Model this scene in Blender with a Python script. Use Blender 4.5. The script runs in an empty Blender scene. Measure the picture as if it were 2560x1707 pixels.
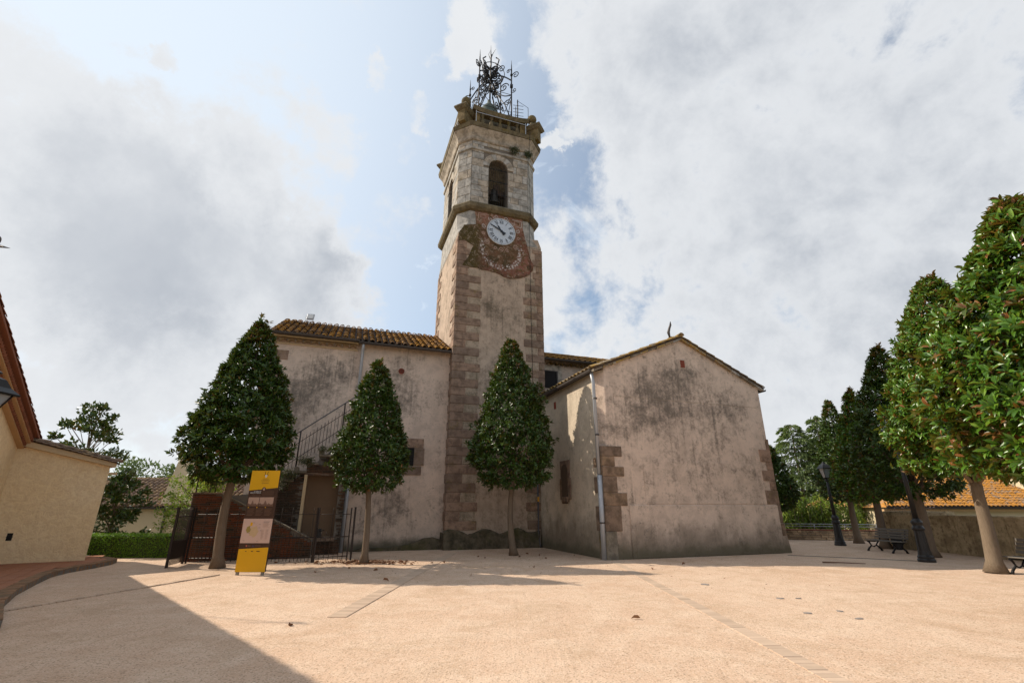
import bpy, math, random
import numpy as np
from mathutils import Vector, Matrix
random.seed(7); RNG = np.random.default_rng(7)
PI = math.pi; rad = math.radians
SC = bpy.context.scene; COL = SC.collection

# ------------------------------------------------------------------ camera
F_PX = 1180.0; PITCH = math.atan(415 / F_PX); CAM_H = 1.6
cam_d = bpy.data.cameras.new('camera'); cam = bpy.data.objects.new('camera', cam_d); COL.objects.link(cam)
cam_d.sensor_width = 36; cam_d.lens = F_PX / 2560 * 36; cam_d.clip_start = .05; cam_d.clip_end = 3000
cam.location = (0, 0, CAM_H); cam.rotation_euler = (PI / 2 + PITCH, 0, 0)
SC.camera = cam

# ------------------------------------------------------------------ light
SHADOW = Vector((.9595, -.2800, 0)).normalized(); SUN_EL = rad(37.0)
sun_dir = Vector((-SHADOW.x * math.cos(SUN_EL), -SHADOW.y * math.cos(SUN_EL), math.sin(SUN_EL)))
sl = bpy.data.lights.new('sun', 'SUN'); sl.energy = 5.0; sl.angle = rad(.55); sl.color = (1, .89, .74)
so = bpy.data.objects.new('sun', sl); COL.objects.link(so)
so.rotation_euler = (-sun_dir).to_track_quat('-Z', 'Y').to_euler(); so.location = (-30, 8, 30)
SC.view_settings.view_transform = 'Standard'; SC.view_settings.look = 'None'
SC.view_settings.gamma = 1; SC.view_settings.use_curve_mapping = False
SC.view_settings.exposure = 0.12

def px_dir(u, v):
    up = 853.5 - v; cp, sp = math.cos(PITCH), math.sin(PITCH)
    return Vector((u - 1280, F_PX * cp - up * sp, F_PX * sp + up * cp)).normalized()

# ------------------------------------------------------------------ node helper
class NT:
    def __init__(s, tree): s.t = tree; s.n = tree.nodes; s.l = tree.links
    def new(s, typ, **kw):
        n = s.n.new(typ)
        for k, v in kw.items(): setattr(n, k, v)
        return n
    def inp(s, n, i, v):
        if v is None: return
        sock = n.inputs[i]
        if hasattr(v, 'is_output') or isinstance(v, bpy.types.NodeSocket): s.l.new(v, sock)
        else:
            if isinstance(v, (tuple, list, Vector)) and len(v) == 3 and sock.type == 'RGBA': v = (*v, 1)
            sock.default_value = v
    def math(s, op, a, b=None, c=None, clamp=False):
        n = s.new('ShaderNodeMath', operation=op, use_clamp=clamp)
        s.inp(n, 0, a); s.inp(n, 1, b); s.inp(n, 2, c); return n.outputs[0]
    def vmath(s, op, a, b=None):
        n = s.new('ShaderNodeVectorMath', operation=op); s.inp(n, 0, a); s.inp(n, 1, b)
        return n.outputs['Value'] if op in ('DOT_PRODUCT', 'LENGTH', 'DISTANCE') else n.outputs[0]
    def rng(s, v, a, b, c=0., d=1., smooth=True):
        n = s.new('ShaderNodeMapRange', interpolation_type='SMOOTHSTEP' if smooth else 'LINEAR')
        for i, x in enumerate((v, a, b, c, d)): s.inp(n, i, x)
        return n.outputs[0]
    def mix(s, f, a, b, blend='MIX'):
        n = s.new('ShaderNodeMix', data_type='RGBA', blend_type=blend)
        s.inp(n, 0, f); s.inp(n, 6, a); s.inp(n, 7, b); return n.outputs[2]
    def noise(s, vec, scale, detail=4, rough=.55, dist=0., out=0):
        n = s.new('ShaderNodeTexNoise'); s.inp(n, 'Vector', vec); s.inp(n, 'Scale', scale); s.inp(n, 'Detail', detail)
        s.inp(n, 'Roughness', rough); s.inp(n, 'Distortion', dist); return n.outputs[out]
    def vor(s, vec, scale, out='Distance', feature='F1'):
        n = s.new('ShaderNodeTexVoronoi', feature=feature); s.inp(n, 'Vector', vec); s.inp(n, 'Scale', scale); return n.outputs[out]
    def mapv(s, vec, loc=(0, 0, 0), scale=(1, 1, 1)):
        n = s.new('ShaderNodeMapping'); s.inp(n, 0, vec); n.inputs['Location'].default_value = loc; n.inputs['Scale'].default_value = scale
        return n.outputs[0]
    def sep(s, vec):
        n = s.new('ShaderNodeSeparateXYZ'); s.inp(n, 0, vec); return n.outputs
    def blob(s, vec, c, r):      # 1 at c falling to 0 at the ellipsoid of radii r
        m = s.mapv(vec, loc=tuple(-a / b for a, b in zip(c, r)), scale=tuple(1 / b for b in r))
        return s.rng(s.vmath('LENGTH', m), 1.0, 0.0)
    def add(s, *a):
        x = a[0]
        for y in a[1:]: x = s.math('ADD', x, y)
        return x
    def mul(s, *a):
        x = a[0]
        for y in a[1:]: x = s.math('MULTIPLY', x, y)
        return x

# ------------------------------------------------------------------ sky
world = bpy.data.worlds.new('World'); SC.world = world; world.use_nodes = True
wt = NT(world.node_tree); wt.n.clear()
sky = wt.new('ShaderNodeTexSky', sky_type='NISHITA'); sky.sun_disc = False
sky.sun_elevation = SUN_EL; sky.sun_rotation = math.atan2(sun_dir.x, sun_dir.y)
sky.air_density = 1.0; sky.dust_density = 1.4; sky.ozone_density = 1.5
SKY_S = .10
tc = wt.new('ShaderNodeTexCoord'); D3 = tc.outputs['Generated']
warp = wt.noise(D3, 2.2, 5, .6, 0, 1)
dw = wt.vmath('ADD', D3, wt.vmath('SCALE', wt.vmath('SUBTRACT', warp, (.5, .5, .5)), None))
dw.node.inputs[1].default_value = (0, 0, 0)
_sc = [n for n in wt.n if n.type == 'VECT_MATH' and n.operation == 'SCALE'][0]; _sc.inputs['Scale'].default_value = .16
wt.l.new(_sc.outputs[0], dw.node.inputs[1])
dn = wt.vmath('NORMALIZE', dw)
w2 = wt.vmath('SUBTRACT', wt.noise(D3, 9., 8, .68, 0, 1), (.5, .5, .5)); _s2 = wt.new('ShaderNodeVectorMath', operation='SCALE'); wt.l.new(w2, _s2.inputs[0]); _s2.inputs['Scale'].default_value = .17
dn2 = wt.vmath('NORMALIZE', wt.vmath('ADD', dn, _s2.outputs[0]))
def sblob(u, v, r, soft=0.0):
    c = px_dir(u, v); e = px_dir(u + r * .7071, v + r * .7071)
    return wt.rng(wt.vmath('DOT_PRODUCT', dn2, tuple(c)), c.dot(e) - soft, 1.0)
clear = [(330, 60, 420, .9), (760, 200, 470, 1.2), (1010, 420, 290, .75), (1090, 700, 210, .9), (1120, 860, 130, .6), (1080, 180, 250, 1.1),
         (760, 420, 180, .5), (1390, 320, 190, 1.3), (1260, 40, 90, .7), (1300, 210, 120, .5), (950, 560, 120, .5)]
cloudy = [(60, 470, 560, 1.1), (330, 560, 430, 1.1), (560, 690, 430, 1.25), (760, 700, 240, 1.0), (860, 720, 170, .6), (250, 950, 600, .6),
          (2100, 500, 1250, 1.2), (1560, 150, 300, .7), (1180, 70, 120, .9), (1150, 130, 90, .5), (950, 160, 70, .95), (1060, 245, 55, .7),
          (440, 165, 75, .95), (1400, 330, 38, .9), (800, 290, 130, .45), (900, 430, 150, .5), (1010, 540, 120, .45), (1480, 240, 120, .4), (650, 360, 100, .4), (760, 470, 170, .55), (900, 600, 160, .6), (850, 300, 130, .5), (1010, 330, 110, .6), (560, 250, 120, .4)]
dens = wt.math('ADD', .10, 0.)
for (u, v, r, w) in clear: dens = wt.math('MULTIPLY_ADD', sblob(u, v, r), -w * (.45 if r > 150 else .8), dens)
for (u, v, r, w) in cloudy: dens = wt.math('MULTIPLY_ADD', sblob(u, v, r), w * (.55 if r > 150 else .95), dens)
n1 = wt.noise(D3, 3.6, 9, .60, .25); n2 = wt.noise(D3, 11., 8, .62, .15)
dens = wt.add(dens, wt.math('MULTIPLY_ADD', n1, 3.0, -1.5), wt.math('MULTIPLY_ADD', n2, 2.3, -1.15))
cover = wt.rng(dens, -.25, .55)
thick = wt.rng(dens, .15, 2.0)
gray = wt.math('ADD', 0., .10)
for (u, v, r, w) in [(640, 660, 560, .36), (800, 760, 380, .26), (330, 650, 560, .10), (2050, 300, 1300, .68), (150, 850, 450, .2), (2300, 480, 600, .2), (1900, 950, 600, .3), (1000, 820, 300, .25)]:
    gray = wt.math('MULTIPLY_ADD', sblob(u, v, r), w, gray)
gn = wt.noise(dn, 4.5, 7, .55, .3)
gray = wt.math('MULTIPLY', wt.add(gray, wt.math('MULTIPLY_ADD', gn, .9, -.42), wt.math('MULTIPLY_ADD', n1, .5, -.25)), wt.math('MULTIPLY_ADD', thick, .85, .15), clamp=True)
K = 1 / SKY_S
white = (.765 * K, .785 * K, .81 * K); grey = (.44 * K, .475 * K, .53 * K)
ccol = wt.mix(gray, white, grey)
# bluish sky, whitened by thin veil; brighter veil towards the sun side
veil = wt.math('MULTIPLY', wt.rng(wt.vmath('DOT_PRODUCT', D3, tuple(sun_dir)), .25, .98), .85)
skyc = wt.mix(1.0, sky.outputs[0], (1.5, 1.5, 1.42), 'MULTIPLY')
wisp = wt.mul(wt.rng(wt.noise(dn, 6.5, 9, .62, .6), .48, .72), .75)
base = wt.mix(wt.math('ADD', wt.math('MAXIMUM', veil, wisp), .12, clamp=True), skyc, (.74 * K, .83 * K, .93 * K))
col = wt.mix(cover, base, ccol)
zc = wt.sep(D3)[2]
col = wt.mix(wt.rng(zc, -.05, .0), (.30 * K, .27 * K, .23 * K), col)
bg = wt.new('ShaderNodeBackground'); wt.l.new(col, bg.inputs[0]); bg.inputs[1].default_value = SKY_S
wo = wt.new('ShaderNodeOutputWorld'); wt.l.new(bg.outputs[0], wo.inputs[0])

# ------------------------------------------------------------------ materials
MATS = {}
def mat(name, fn):
    m = bpy.data.materials.new(name); m.use_nodes = True; t = NT(m.node_tree); t.n.clear()
    b = t.new('ShaderNodeBsdfPrincipled'); o = t.new('ShaderNodeOutputMaterial'); t.l.new(b.outputs[0], o.inputs[0])
    t.tc = t.new('ShaderNodeTexCoord'); t.geo = t.new('ShaderNodeNewGeometry'); t.oi = t.new('ShaderNodeObjectInfo')
    t.OB = t.tc.outputs['Object']; t.P = t.geo.outputs['Position']
    t.RI = t.math('FRACT', t.math('ADD', t.geo.outputs['Random Per Island'], t.oi.outputs['Random']))
    r = fn(t) or {}
    t.inp(b, 'Base Color', r.get('col')); t.inp(b, 'Roughness', r.get('rough', .85))
    if 'metal' in r: t.inp(b, 'Metallic', r['metal'])
    if 'spec' in r: b.inputs['Specular IOR Level'].default_value = r['spec']
    if 'height' in r:
        bp = t.new('ShaderNodeBump'); t.inp(bp, 'Height', r['height']); bp.inputs['Strength'].default_value = r.get('bstr', .5)
        bp.inputs['Distance'].default_value = r.get('bdist', .02); t.l.new(bp.outputs[0], b.inputs['Normal'])
    if 'trans' in r:
        tr = t.new('ShaderNodeBsdfTranslucent'); t.inp(tr, 0, r['tcol']); mx = t.new('ShaderNodeMixShader'); mx.inputs[0].default_value = r['trans']
        t.l.new(b.outputs[0], mx.inputs[1]); t.l.new(tr.outputs[0], mx.inputs[2]); t.l.new(mx.outputs[0], o.inputs[0])
    MATS[name] = m; return m

def plain(name, col, rough=.6, metal=0, var=.0, spec=.5, nz=0):
    def f(t):
        c = t.mix(t.mul(t.noise(t.P, 9 if not nz else nz, 5, .6), .5), col, tuple(x * .55 for x in col))
        if var: c = t.mix(t.mul(t.RI, var), c, tuple(x * .35 for x in col))
        return dict(col=c, rough=rough, metal=metal, spec=spec)
    return mat(name, f)

def plaster(name, base, dark, blobs=(), damp=.0, streak=.55, amount=.0, warm=None, scale=1.0):
    def f(t):
        p = t.OB
        n = t.noise(p, .55, 8, .62); n = t.math('ADD', n, 0)
        f1 = t.noise(p, 2.6 * scale, 10, .72, .2); f2 = t.noise(p, 11 * scale, 8, .75); st = t.noise(t.mapv(p, scale=(6, 6, .5)), 1, 8, .65)
        k = t.add(t.math('MULTIPLY_ADD', f1, 2.4, -1.15), t.math('MULTIPLY_ADD', n, 1.8, -.86), t.math('MULTIPLY_ADD', f2, 1.7, -.82),
                  t.math('MULTIPLY_ADD', st, streak * 2, -streak), amount)
        st2 = t.noise(t.mapv(p, scale=(9, 9, .22)), 1, 6, .6, .3); k = t.math('MULTIPLY_ADD', t.rng(st2, .54, .70), .34, k)
        for (c, r, w) in blobs: k = t.math('MULTIPLY_ADD', t.blob(p, c, r), w, k)
        k = t.rng(k, -.05, 1.15)
        tint = t.mix(t.rng(t.noise(p, .35, 4, .5), .35, .65), base, warm or tuple(x * 1.08 for x in base))
        tint = t.mix(t.rng(t.noise(p, 30, 6, .7), .3, .75, 0, .3), tint, tuple(x * .55 for x in base)); tint = t.mix(t.rng(t.noise(p, 1.7, 8, .68, .4), .40, .66, 0, .55), tint, tuple(x * .62 for x in base)); tint = t.mix(t.mul(t.rng(t.noise(p, 7.0, 9, .8), .50, .68), t.rng(f1, .42, .56), .65), tint, dark)
        c = t.mix(t.math('MULTIPLY', k, .86), tint, dark)
        if damp:
            z = t.sep(p)[2]
            d = t.rng(t.add(z, t.mul(t.noise(t.mapv(p, scale=(1.3, 1.3, .6)), 1.1, 8, .65), -1.5 * damp)), -.55 * damp, .35 * damp, 1, 0)
            d2 = t.rng(t.add(z, t.mul(t.noise(p, 2.1, 6, .6), -.7)), -.25, .15, 1, 0)
            c = t.mix(t.mul(d, .72), c, (.135, .108, .075)); c = t.mix(t.mul(d2, .6), c, (.07, .068, .035))
        return dict(col=c, rough=.93, spec=.2, height=t.add(t.noise(p, 14, 8, .7), t.mul(f1, .8)), bstr=.55, bdist=.025)
    return mat(name, f)

PB = (.68, .53, .425); PD = (.125, .105, .085)
plaster('plaster_gable', PB, PD, [((7.0, -5.6, 5.6), (3.4, 3, 1.8), .75), ((5.4, -5.6, 4.5), (1.6, 3, 1.0), .40), ((9.4, -5.6, 5.0), (2.2, 3, .9), .30),
        ((7.9, -5.6, 6.6), (1.4, 3, 1.0), .35), ((7.5, -5.6, 3.0), (3.0, 3, .9), .22), ((5.2, -5.6, 7), (1, 3, 1), -.2), ((7.8, -5.6, 1.35), (4.2, 3, .6), -.6)], damp=1.25, amount=-.02)
plaster('plaster_side', (.60, .50, .385), (.19, .16, .11), [((4, -1, 6), (2, 3, 2.5), -.2), ((4, -.6, 1.2), (1, 1.2, 3), .35)], damp=1.5, amount=-.22, scale=1.4)
plaster('plaster_wing', PB, PD, [((-5.6, .6, 7.0), (2.4, 3, 1.5), .38), ((-6.3, .6, 5.9), (2.2, 3, 1.6), .6), ((-2.6, .6, 6.3), (1.8, 3, 2.2), .6), ((-2.4, .6, 1.7), (1.4, 3, 1.7), .75),
        ((-5, .6, 8.3), (5, 3, .8), -.2), ((-1.0, .6, 3), (.6, 3, 6), -.25)], damp=.55, amount=-.08)
plaster('plaster_tower', (.50, .385, .295), (.10, .08, .055), [((1.7, 0, 10.8), (1.2, 3, 1.0), .5), ((1.6, 0, 7.4), (1.3, 3, 2.2), .40), ((2.1, 0, 12.3), (1, 3, .5), .3), ((1.7, 0, 3.3), (.9, 3, .7), .5),
        ((2, 0, 9.0), (1, 3, .8), -.2)], damp=0, amount=.02)
plaster('plaster_nave', (.52, .41, .33), PD, amount=-.3)
plaster('plaster_lump', (.44, .345, .26), (.09, .078, .04), amount=.15, scale=1.6)
def yellow_plaster(t):
    p = t.P
    a = t.noise(p, 7, 10, .72, .8); b = t.noise(p, 22, 8, .7, .5)
    c = t.mix(t.rng(t.noise(p, .7, 5, .6), .35, .7), (.98, .77, .47), (.98, .80, .53))
    c = t.mix(t.rng(t.add(a, t.mul(b, .5)), .60, .90, 0, .38), c, (.64, .42, .21))
    return dict(col=c, rough=.95, spec=.2, height=t.add(a, t.mul(b, .55)), bstr=.9, bdist=.05)
mat('yellow_plaster', yellow_plaster)
plain('cream_paint', (.66, .55, .36), .8, nz=2)
plain('slab_paint', (.66, .50, .30), .85, nz=3)

def stone(name, base, alt, moss=.3, sc=1.0):
    def f(t):
        p = t.P
        c = t.mix(t.RI, base, alt); n = t.noise(p, 3.2 * sc, 9, .7); m = t.noise(p, 26 * sc, 5, .7)
        c = t.mix(t.rng(n, .40, .62, 0, .75), c, tuple(x * .36 for x in base))
        c = t.mix(t.rng(m, .5, .8, 0, .5), c, tuple(x * .45 for x in alt))
        g = t.mul(t.rng(t.noise(p, 1.3, 8, .7), .52, .68), t.rng(t.noise(p, 6, 6, .6), .4, .6), moss)
        c = t.mix(g, c, (.16, .12, .03))
        return dict(col=c, rough=.92, spec=.2, height=t.add(n, t.mul(m, .5)), bstr=.5, bdist=.02)
    return mat(name, f)
stone('granite', (.37, .245, .175), (.23, .165, .125), .6)
stone('granite_dark', (.235, .165, .12), (.30, .20, .13), .25)
stone('limestone', (.50, .475, .435), (.41, .385, .35), .3)
stone('limestone_warm', (.49, .42, .34), (.42, .365, .30), .4)
stone('mossy_stone', (.21, .165, .10), (.15, .125, .075), 1.2)
stone('lichen_post', (.24, .165, .07), (.21, .16, .085), 1.0)
stone('rubble', (.64, .46, .29), (.44, .31, .2), .2)
plain('paver', (.64, .475, .35), .95, var=.35, spec=.1, nz=5)
stone('cap_stone', (.30, .255, .20), (.24, .2, .15), .8)
def octcore(t):
    n = t.noise(t.P, 5, 8, .7)
    return dict(col=t.mix(n, (.22, .19, .155), (.11, .095, .08)), rough=.95, height=n, bstr=.5)
mat('mortar', octcore)
def plinth(t):
    n = t.noise(t.P, 3.5, 9, .7); m = t.noise(t.P, 1.1, 5, .6)
    c = t.mix(t.rng(n, .35, .65), (.155, .125, .085), (.065, .055, .035)); c = t.mix(t.rng(m, .5, .65, 0, .6), c, (.09, .085, .03))
    return dict(col=c, rough=.97, spec=.15, height=n, bstr=.8, bdist=.06)
mat('damp_plinth', plinth)
def tile(name, a, b, lich, amt):
    def f(t):
        c = t.mix(t.RI, a, b); n = t.noise(t.P, 7, 9, .72); n3 = t.noise(t.P, 1.3, 4, .6)
        c = t.mix(t.rng(t.noise(t.P, 22, 6, .7), .4, .7, 0, .7), c, (.05, .038, .028))
        c = t.mix(t.mul(t.rng(t.add(n, t.mul(n3, .5), t.mul(t.RI, .12)), .80 - amt * .2, .95 - amt * .12), .9), c, lich)
        return dict(col=c, rough=.93, spec=.2, height=n, bstr=.6, bdist=.02)
    return mat(name, f)
tile('tile_lichen', (.20, .115, .065), (.11, .075, .05), (.42, .20, .03), .38)
tile('tile_gold', (.27, .16, .09), (.17, .11, .07), (.40, .21, .04), .55)
tile('tile_verge', (.27, .2, .13), (.42, .37, .29), (.36, .22, .05), .4)
tile('tile_orange', (.32, .25, .20), (.22, .18, .15), (.52, .225, .03), .75)
tile('tile_brown', (.34, .24, .18), (.16, .12, .10), (.42, .30, .17), .1)
tile('tile_clay', (.33, .115, .05), (.26, .085, .04), (.30, .12, .05), -.3)
plain('roof_deck', (.07, .045, .03), .95)
def brick(name, a, b, c3):
    def f(t):
        c = t.mix(t.RI, a, b); n = t.noise(t.P, 2.0, 8, .65)
        c = t.mix(t.rng(n, .42, .62), c, c3); c = t.mix(t.rng(t.noise(t.P, 30, 6, .7), .4, .8, 0, .6), c, tuple(x * .35 for x in a))
        return dict(col=c, rough=.95, spec=.15, height=t.noise(t.P, 30, 5, .7), bstr=.5)
    return mat(name, f)
brick('brick_red', (.25, .075, .032), (.14, .052, .028), (.12, .07, .04))
brick('brick_brown', (.145, .075, .042), (.085, .052, .036), (.055, .042, .03))
brick('kerb_brick', (.36, .21, .12), (.26, .15, .09), (.20, .14, .09))
brick('paving_red', (.40, .185, .105), (.34, .155, .09), (.38, .19, .12))
def ground(t):
    p = t.P
    big = t.noise(p, .28, 7, .6, .4); mid = t.noise(p, 1.7, 8, .65, .3); fine = t.noise(p, 42, 6, .8); gr = t.vor(p, 70, 'Color'); grv = t.sep(gr)[0]
    c = t.mix(t.rng(big, .35, .65), (.61, .42, .295), (.675, .49, .36))
    c = t.mix(t.rng(mid, .38, .68, 0, .6), c, (.75, .58, .44)); c = t.mix(t.rng(t.noise(p, .9, 8, .7, .8), .48, .66, 0, .6), c, (.49, .335, .22))
    c = t.mix(t.rng(t.noise(p, 5.5, 7, .7), .5, .72, 0, .5), c, (.53, .35, .22))
    c = t.mix(t.rng(fine, .42, .72, 0, .55), c, (.44, .30, .195))
    c = t.mix(t.rng(grv, .80, .95, 0, .75), c, (.31, .21, .14)); c = t.mix(t.rng(grv, .0, .16, .5, 0), c, (.80, .66, .51))
    peb = t.rng(t.vor(p, 13), .03, .10, 1, 0)
    c = t.mix(t.mul(peb, t.rng(t.noise(p, 3, 3, .5), .5, .6)), c, (.30, .19, .12))
    # raked / tyre scuffs, stretched noise in two directions
    tr = t.noise(t.mapv(p, scale=(9, .5, 1)), 1.6, 5, .6, 1.2); trm = t.rng(t.noise(p, .45, 3, .5), .5, .64)
    w = t.new('ShaderNodeTexWave', wave_type='BANDS'); t.inp(w, 'Vector', t.mapv(p, scale=(1, .25, 1))); w.inputs['Scale'].default_value = 3.2; w.inputs['Distortion'].default_value = 7; w.inputs['Detail'].default_value = 2; w.inputs['Detail Scale'].default_value = .35
    h = t.add(t.mul(fine, .30), t.mul(mid, 1.1), t.mul(grv, .25), t.mul(w.outputs[1], trm, .06), t.mul(tr, .28), t.mul(t.noise(p, 7, 6, .7), .55))
    for (cx, cy, r0, wd) in ((-7, -3, 9.6, .16), (-7, -3, 8.2, .14), (2, 30, 20.6, .18), (2.5, 30, 22.2, .15)):
        d = t.vmath('LENGTH', t.mapv(t.vmath('ADD', p, t.mapv(t.noise(p, .5, 2, .5, 0, 1), loc=(-.1, -.1, 0), scale=(.4, .4, 0))), loc=(-cx, -cy, 0), scale=(1, 1, 0)))
        m_ = t.mul(t.rng(t.math('ABSOLUTE', t.add(d, -r0)), wd * .6, wd, 1, 0), t.rng(t.noise(p, .8, 4, .6), .42, .56)); sn = t.math('SINE', t.mul(d, 95.))
        h = t.add(h, t.mul(m_, sn, .08)); c = t.mix(t.mul(m_, t.rng(sn, -.2, .9), .10), c, (.42, .28, .18))
    return dict(col=c, rough=.97, spec=.12, height=h, bstr=.62, bdist=.035)
mat('ground_sand', ground)
def terrain(t):
    n = t.noise(t.P, .6, 8, .6)
    return dict(col=t.mix(n, (.075, .085, .03), (.20, .16, .08)), rough=.95)
mat('terrain', terrain)
def hillm(t): return dict(col=t.mix(t.noise(t.P, .05, 6, .6), (.10, .17, .24), (.13, .20, .26)), rough=1)  # hills tinted blue, distance haze put into the colour
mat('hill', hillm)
def oldwall(t):
    p = t.P; n = t.noise(p, 1.6, 10, .72, .5); st = t.noise(t.mapv(p, scale=(5, 5, .7)), 1.2, 9, .7); f = t.noise(p, 9, 8, .72)
    c = t.mix(t.rng(n, .4, .62), (.60, .46, .28), (.36, .27, .16)); c = t.mix(t.rng(t.add(t.mul(st, .6), t.mul(f, .9)), .72, .95, 0, .8), c, (.13, .095, .06))
    c = t.mix(t.rng(t.noise(p, 3.1, 8, .7), .55, .7, 0, .5), c, (.16, .14, .05))
    return dict(col=c, rough=.96, spec=.15, height=t.add(n, f), bstr=1, bdist=.06)
mat('old_wall', oldwall)
def bark(name, a, b):
    def f(t):
        n = t.noise(t.mapv(t.P, scale=(1, 1, .22)), 34, 8, .7); m = t.noise(t.P, 2.5, 5, .6)
        c = t.mix(n, a, b); c = t.mix(t.rng(m, .45, .65, 0, .4), c, tuple(x * .55 for x in b))
        return dict(col=c, rough=.95, spec=.15, height=n, bstr=.8, bdist=.02)
    return mat(name, f)
bark('bark', (.11, .082, .058), (.25, .185, .13)); bark('bark_light', (.09, .068, .045), (.27, .205, .145)); bark('bark_dark', (.07, .05, .04), (.14, .105, .08))
def leaf(name, g1, g2, g3, back, rough=.32, brown=.07, backmix=.75, tr=.18):
    def f(t):
        r = t.RI; c = t.mix(r, g1, g2)
        r2 = t.math('FRACT', t.mul(r, 17.31)); c = t.mix(t.rng(r2, .7, 1.0, 0, .8), c, g3)
        r3 = t.math('FRACT', t.mul(r, 57.13)); c = t.mix(t.rng(r3, 1 - brown - .02, 1 - brown + .02), c, back)
        c = t.mix(t.mul(t.geo.outputs['Backfacing'], t.mul(backmix, t.rng(r2, .15, .5))), c, back)
        return dict(col=c, rough=rough, spec=.5, trans=tr, tcol=t.mix(.45, c, (.16, .24, .02)))
    return mat(name, f)
leaf('magnolia_leaf', (.026, .062, .006), (.044, .092, .009), (.095, .165, .018), (.12, .06, .02), .40, .03, .35, .12)
leaf('magnolia_leaf_lit', (.050, .125, .012), (.085, .19, .018), (.19, .31, .03), (.24, .09, .022), .30, .06, .45, .22)  # brighter copy of magnolia_leaf, sunlight on the crowns put into the colour
leaf('magnolia_young', (.05, .09, .018), (.14, .085, .025), (.09, .14, .03), (.22, .10, .035), .36, .30, .8, .2)
leaf('cedar_leaf', (.12, .18, .06), (.17, .23, .075), (.22, .27, .09), (.09, .11, .04), .7, 0, .3, .25)
leaf('hedge_leaf', (.16, .33, .02), (.22, .42, .028), (.34, .52, .05), (.05, .09, .02), .45, 0, .3, .25)
leaf('bright_leaf', (.16, .26, .03), (.26, .34, .045), (.40, .38, .05), (.2, .25, .04), .45, .03, .3, .4)
leaf('plum_leaf', (.10, .055, .06), (.15, .085, .085), (.19, .13, .11), (.09, .06, .05), .6, 0, .3, .2)
leaf('dry_leaf', (.20, .085, .035), (.28, .13, .06), (.14, .065, .03), (.3, .17, .09), .7, 0, .6, 0)
leaf('distant_leaf', (.11, .17, .06), (.15, .21, .08), (.2, .24, .1), (.12, .15, .06), .6, 0, .3, .25)
leaf('vine_leaf', (.08, .10, .03), (.16, .15, .07), (.22, .19, .11), (.12, .1, .05), .6, 0, .3, .2)
leaf('tuft_leaf', (.035, .055, .02), (.06, .08, .03), (.08, .10, .04), (.05, .06, .02), .6, 0, .3, .1)
plain('iron_black', (.018, .017, .017), .45, .6); plain('iron_brown', (.038, .026, .021), .6, .3); plain('iron_cage', (.022, .022, .026), .5, .5)
plain('lamp_paint', (.018, .015, .014), .45, .1); plain('gutter_metal', (.085, .07, .062), .6, .2)
plain('pipe_metal', (.44, .455, .48), .45, .25, nz=4); plain('pipe_dark', (.10, .095, .10), .55, .3)
plain('bell_bronze', (.11, .10, .085), .5, .7); plain('copper_green', (.10, .125, .105), .7, .2)
plain('void_dark', (.012, .010, .009), .9); plain('red_clay', (.25, .055, .03), .9); plain('niche_stone', (.105, .068, .042), .9, nz=14)  # niche_stone tone holds the niche's painted shade
plain('wood_door', (.19, .12, .07), .85, nz=3); plain('bench_wood', (.17, .15, .125), .7, var=.3); plain('bench_wood_pale', (.30, .29, .24), .7, var=.3)
plain('bin_plastic', (.03, .035, .045), .5); plain('white_panel', (.74, .74, .72), .5); plain('glass_grey', (.30, .33, .36), .15)
plain('sign_yellow', (.78, .42, .003), .45, nz=1); plain('sign_brown', (.060, .026, .014), .5); plain('sign_pink', (.66, .46, .38), .5, nz=1)
plain('sign_post', (.30, .28, .26), .5, .5); plain('ink_grey', (.25, .20, .19), .6); plain('ink_gold', (.33, .19, .02), .6); plain('ink_pale', (.45, .30, .23), .6)
plain('ink_mid', (.16, .085, .055), .6); plain('map_olive', (.36, .27, .07), .6); plain('map_tan', (.60, .42, .24), .6); plain('ink_dark', (.03, .015, .012), .6); plain('ink_red', (.65, .16, .12), .6); plain('ink_violet', (.08, .055, .09), .6)
plain('photo_dark', (.20, .115, .085), .6); plain('clock_paint', (.56, .62, .70), .45, nz=.7); plain('clock_ink', (.012, .014, .022), .4); plain('sticker_yellow', (.7, .35, .02), .5)
plain('ornament_pink', (.44, .29, .23), .9); plain('ornament_white', (.50, .44, .40), .9); plain('clay_soffit', (.30, .105, .05), .9, var=.4, nz=6); plain('soffit_paint', (.58, .36, .18), .9)
plain('grey_plate', (.30, .265, .24), .9); plain('twig', (.20, .11, .07), .9)
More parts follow.
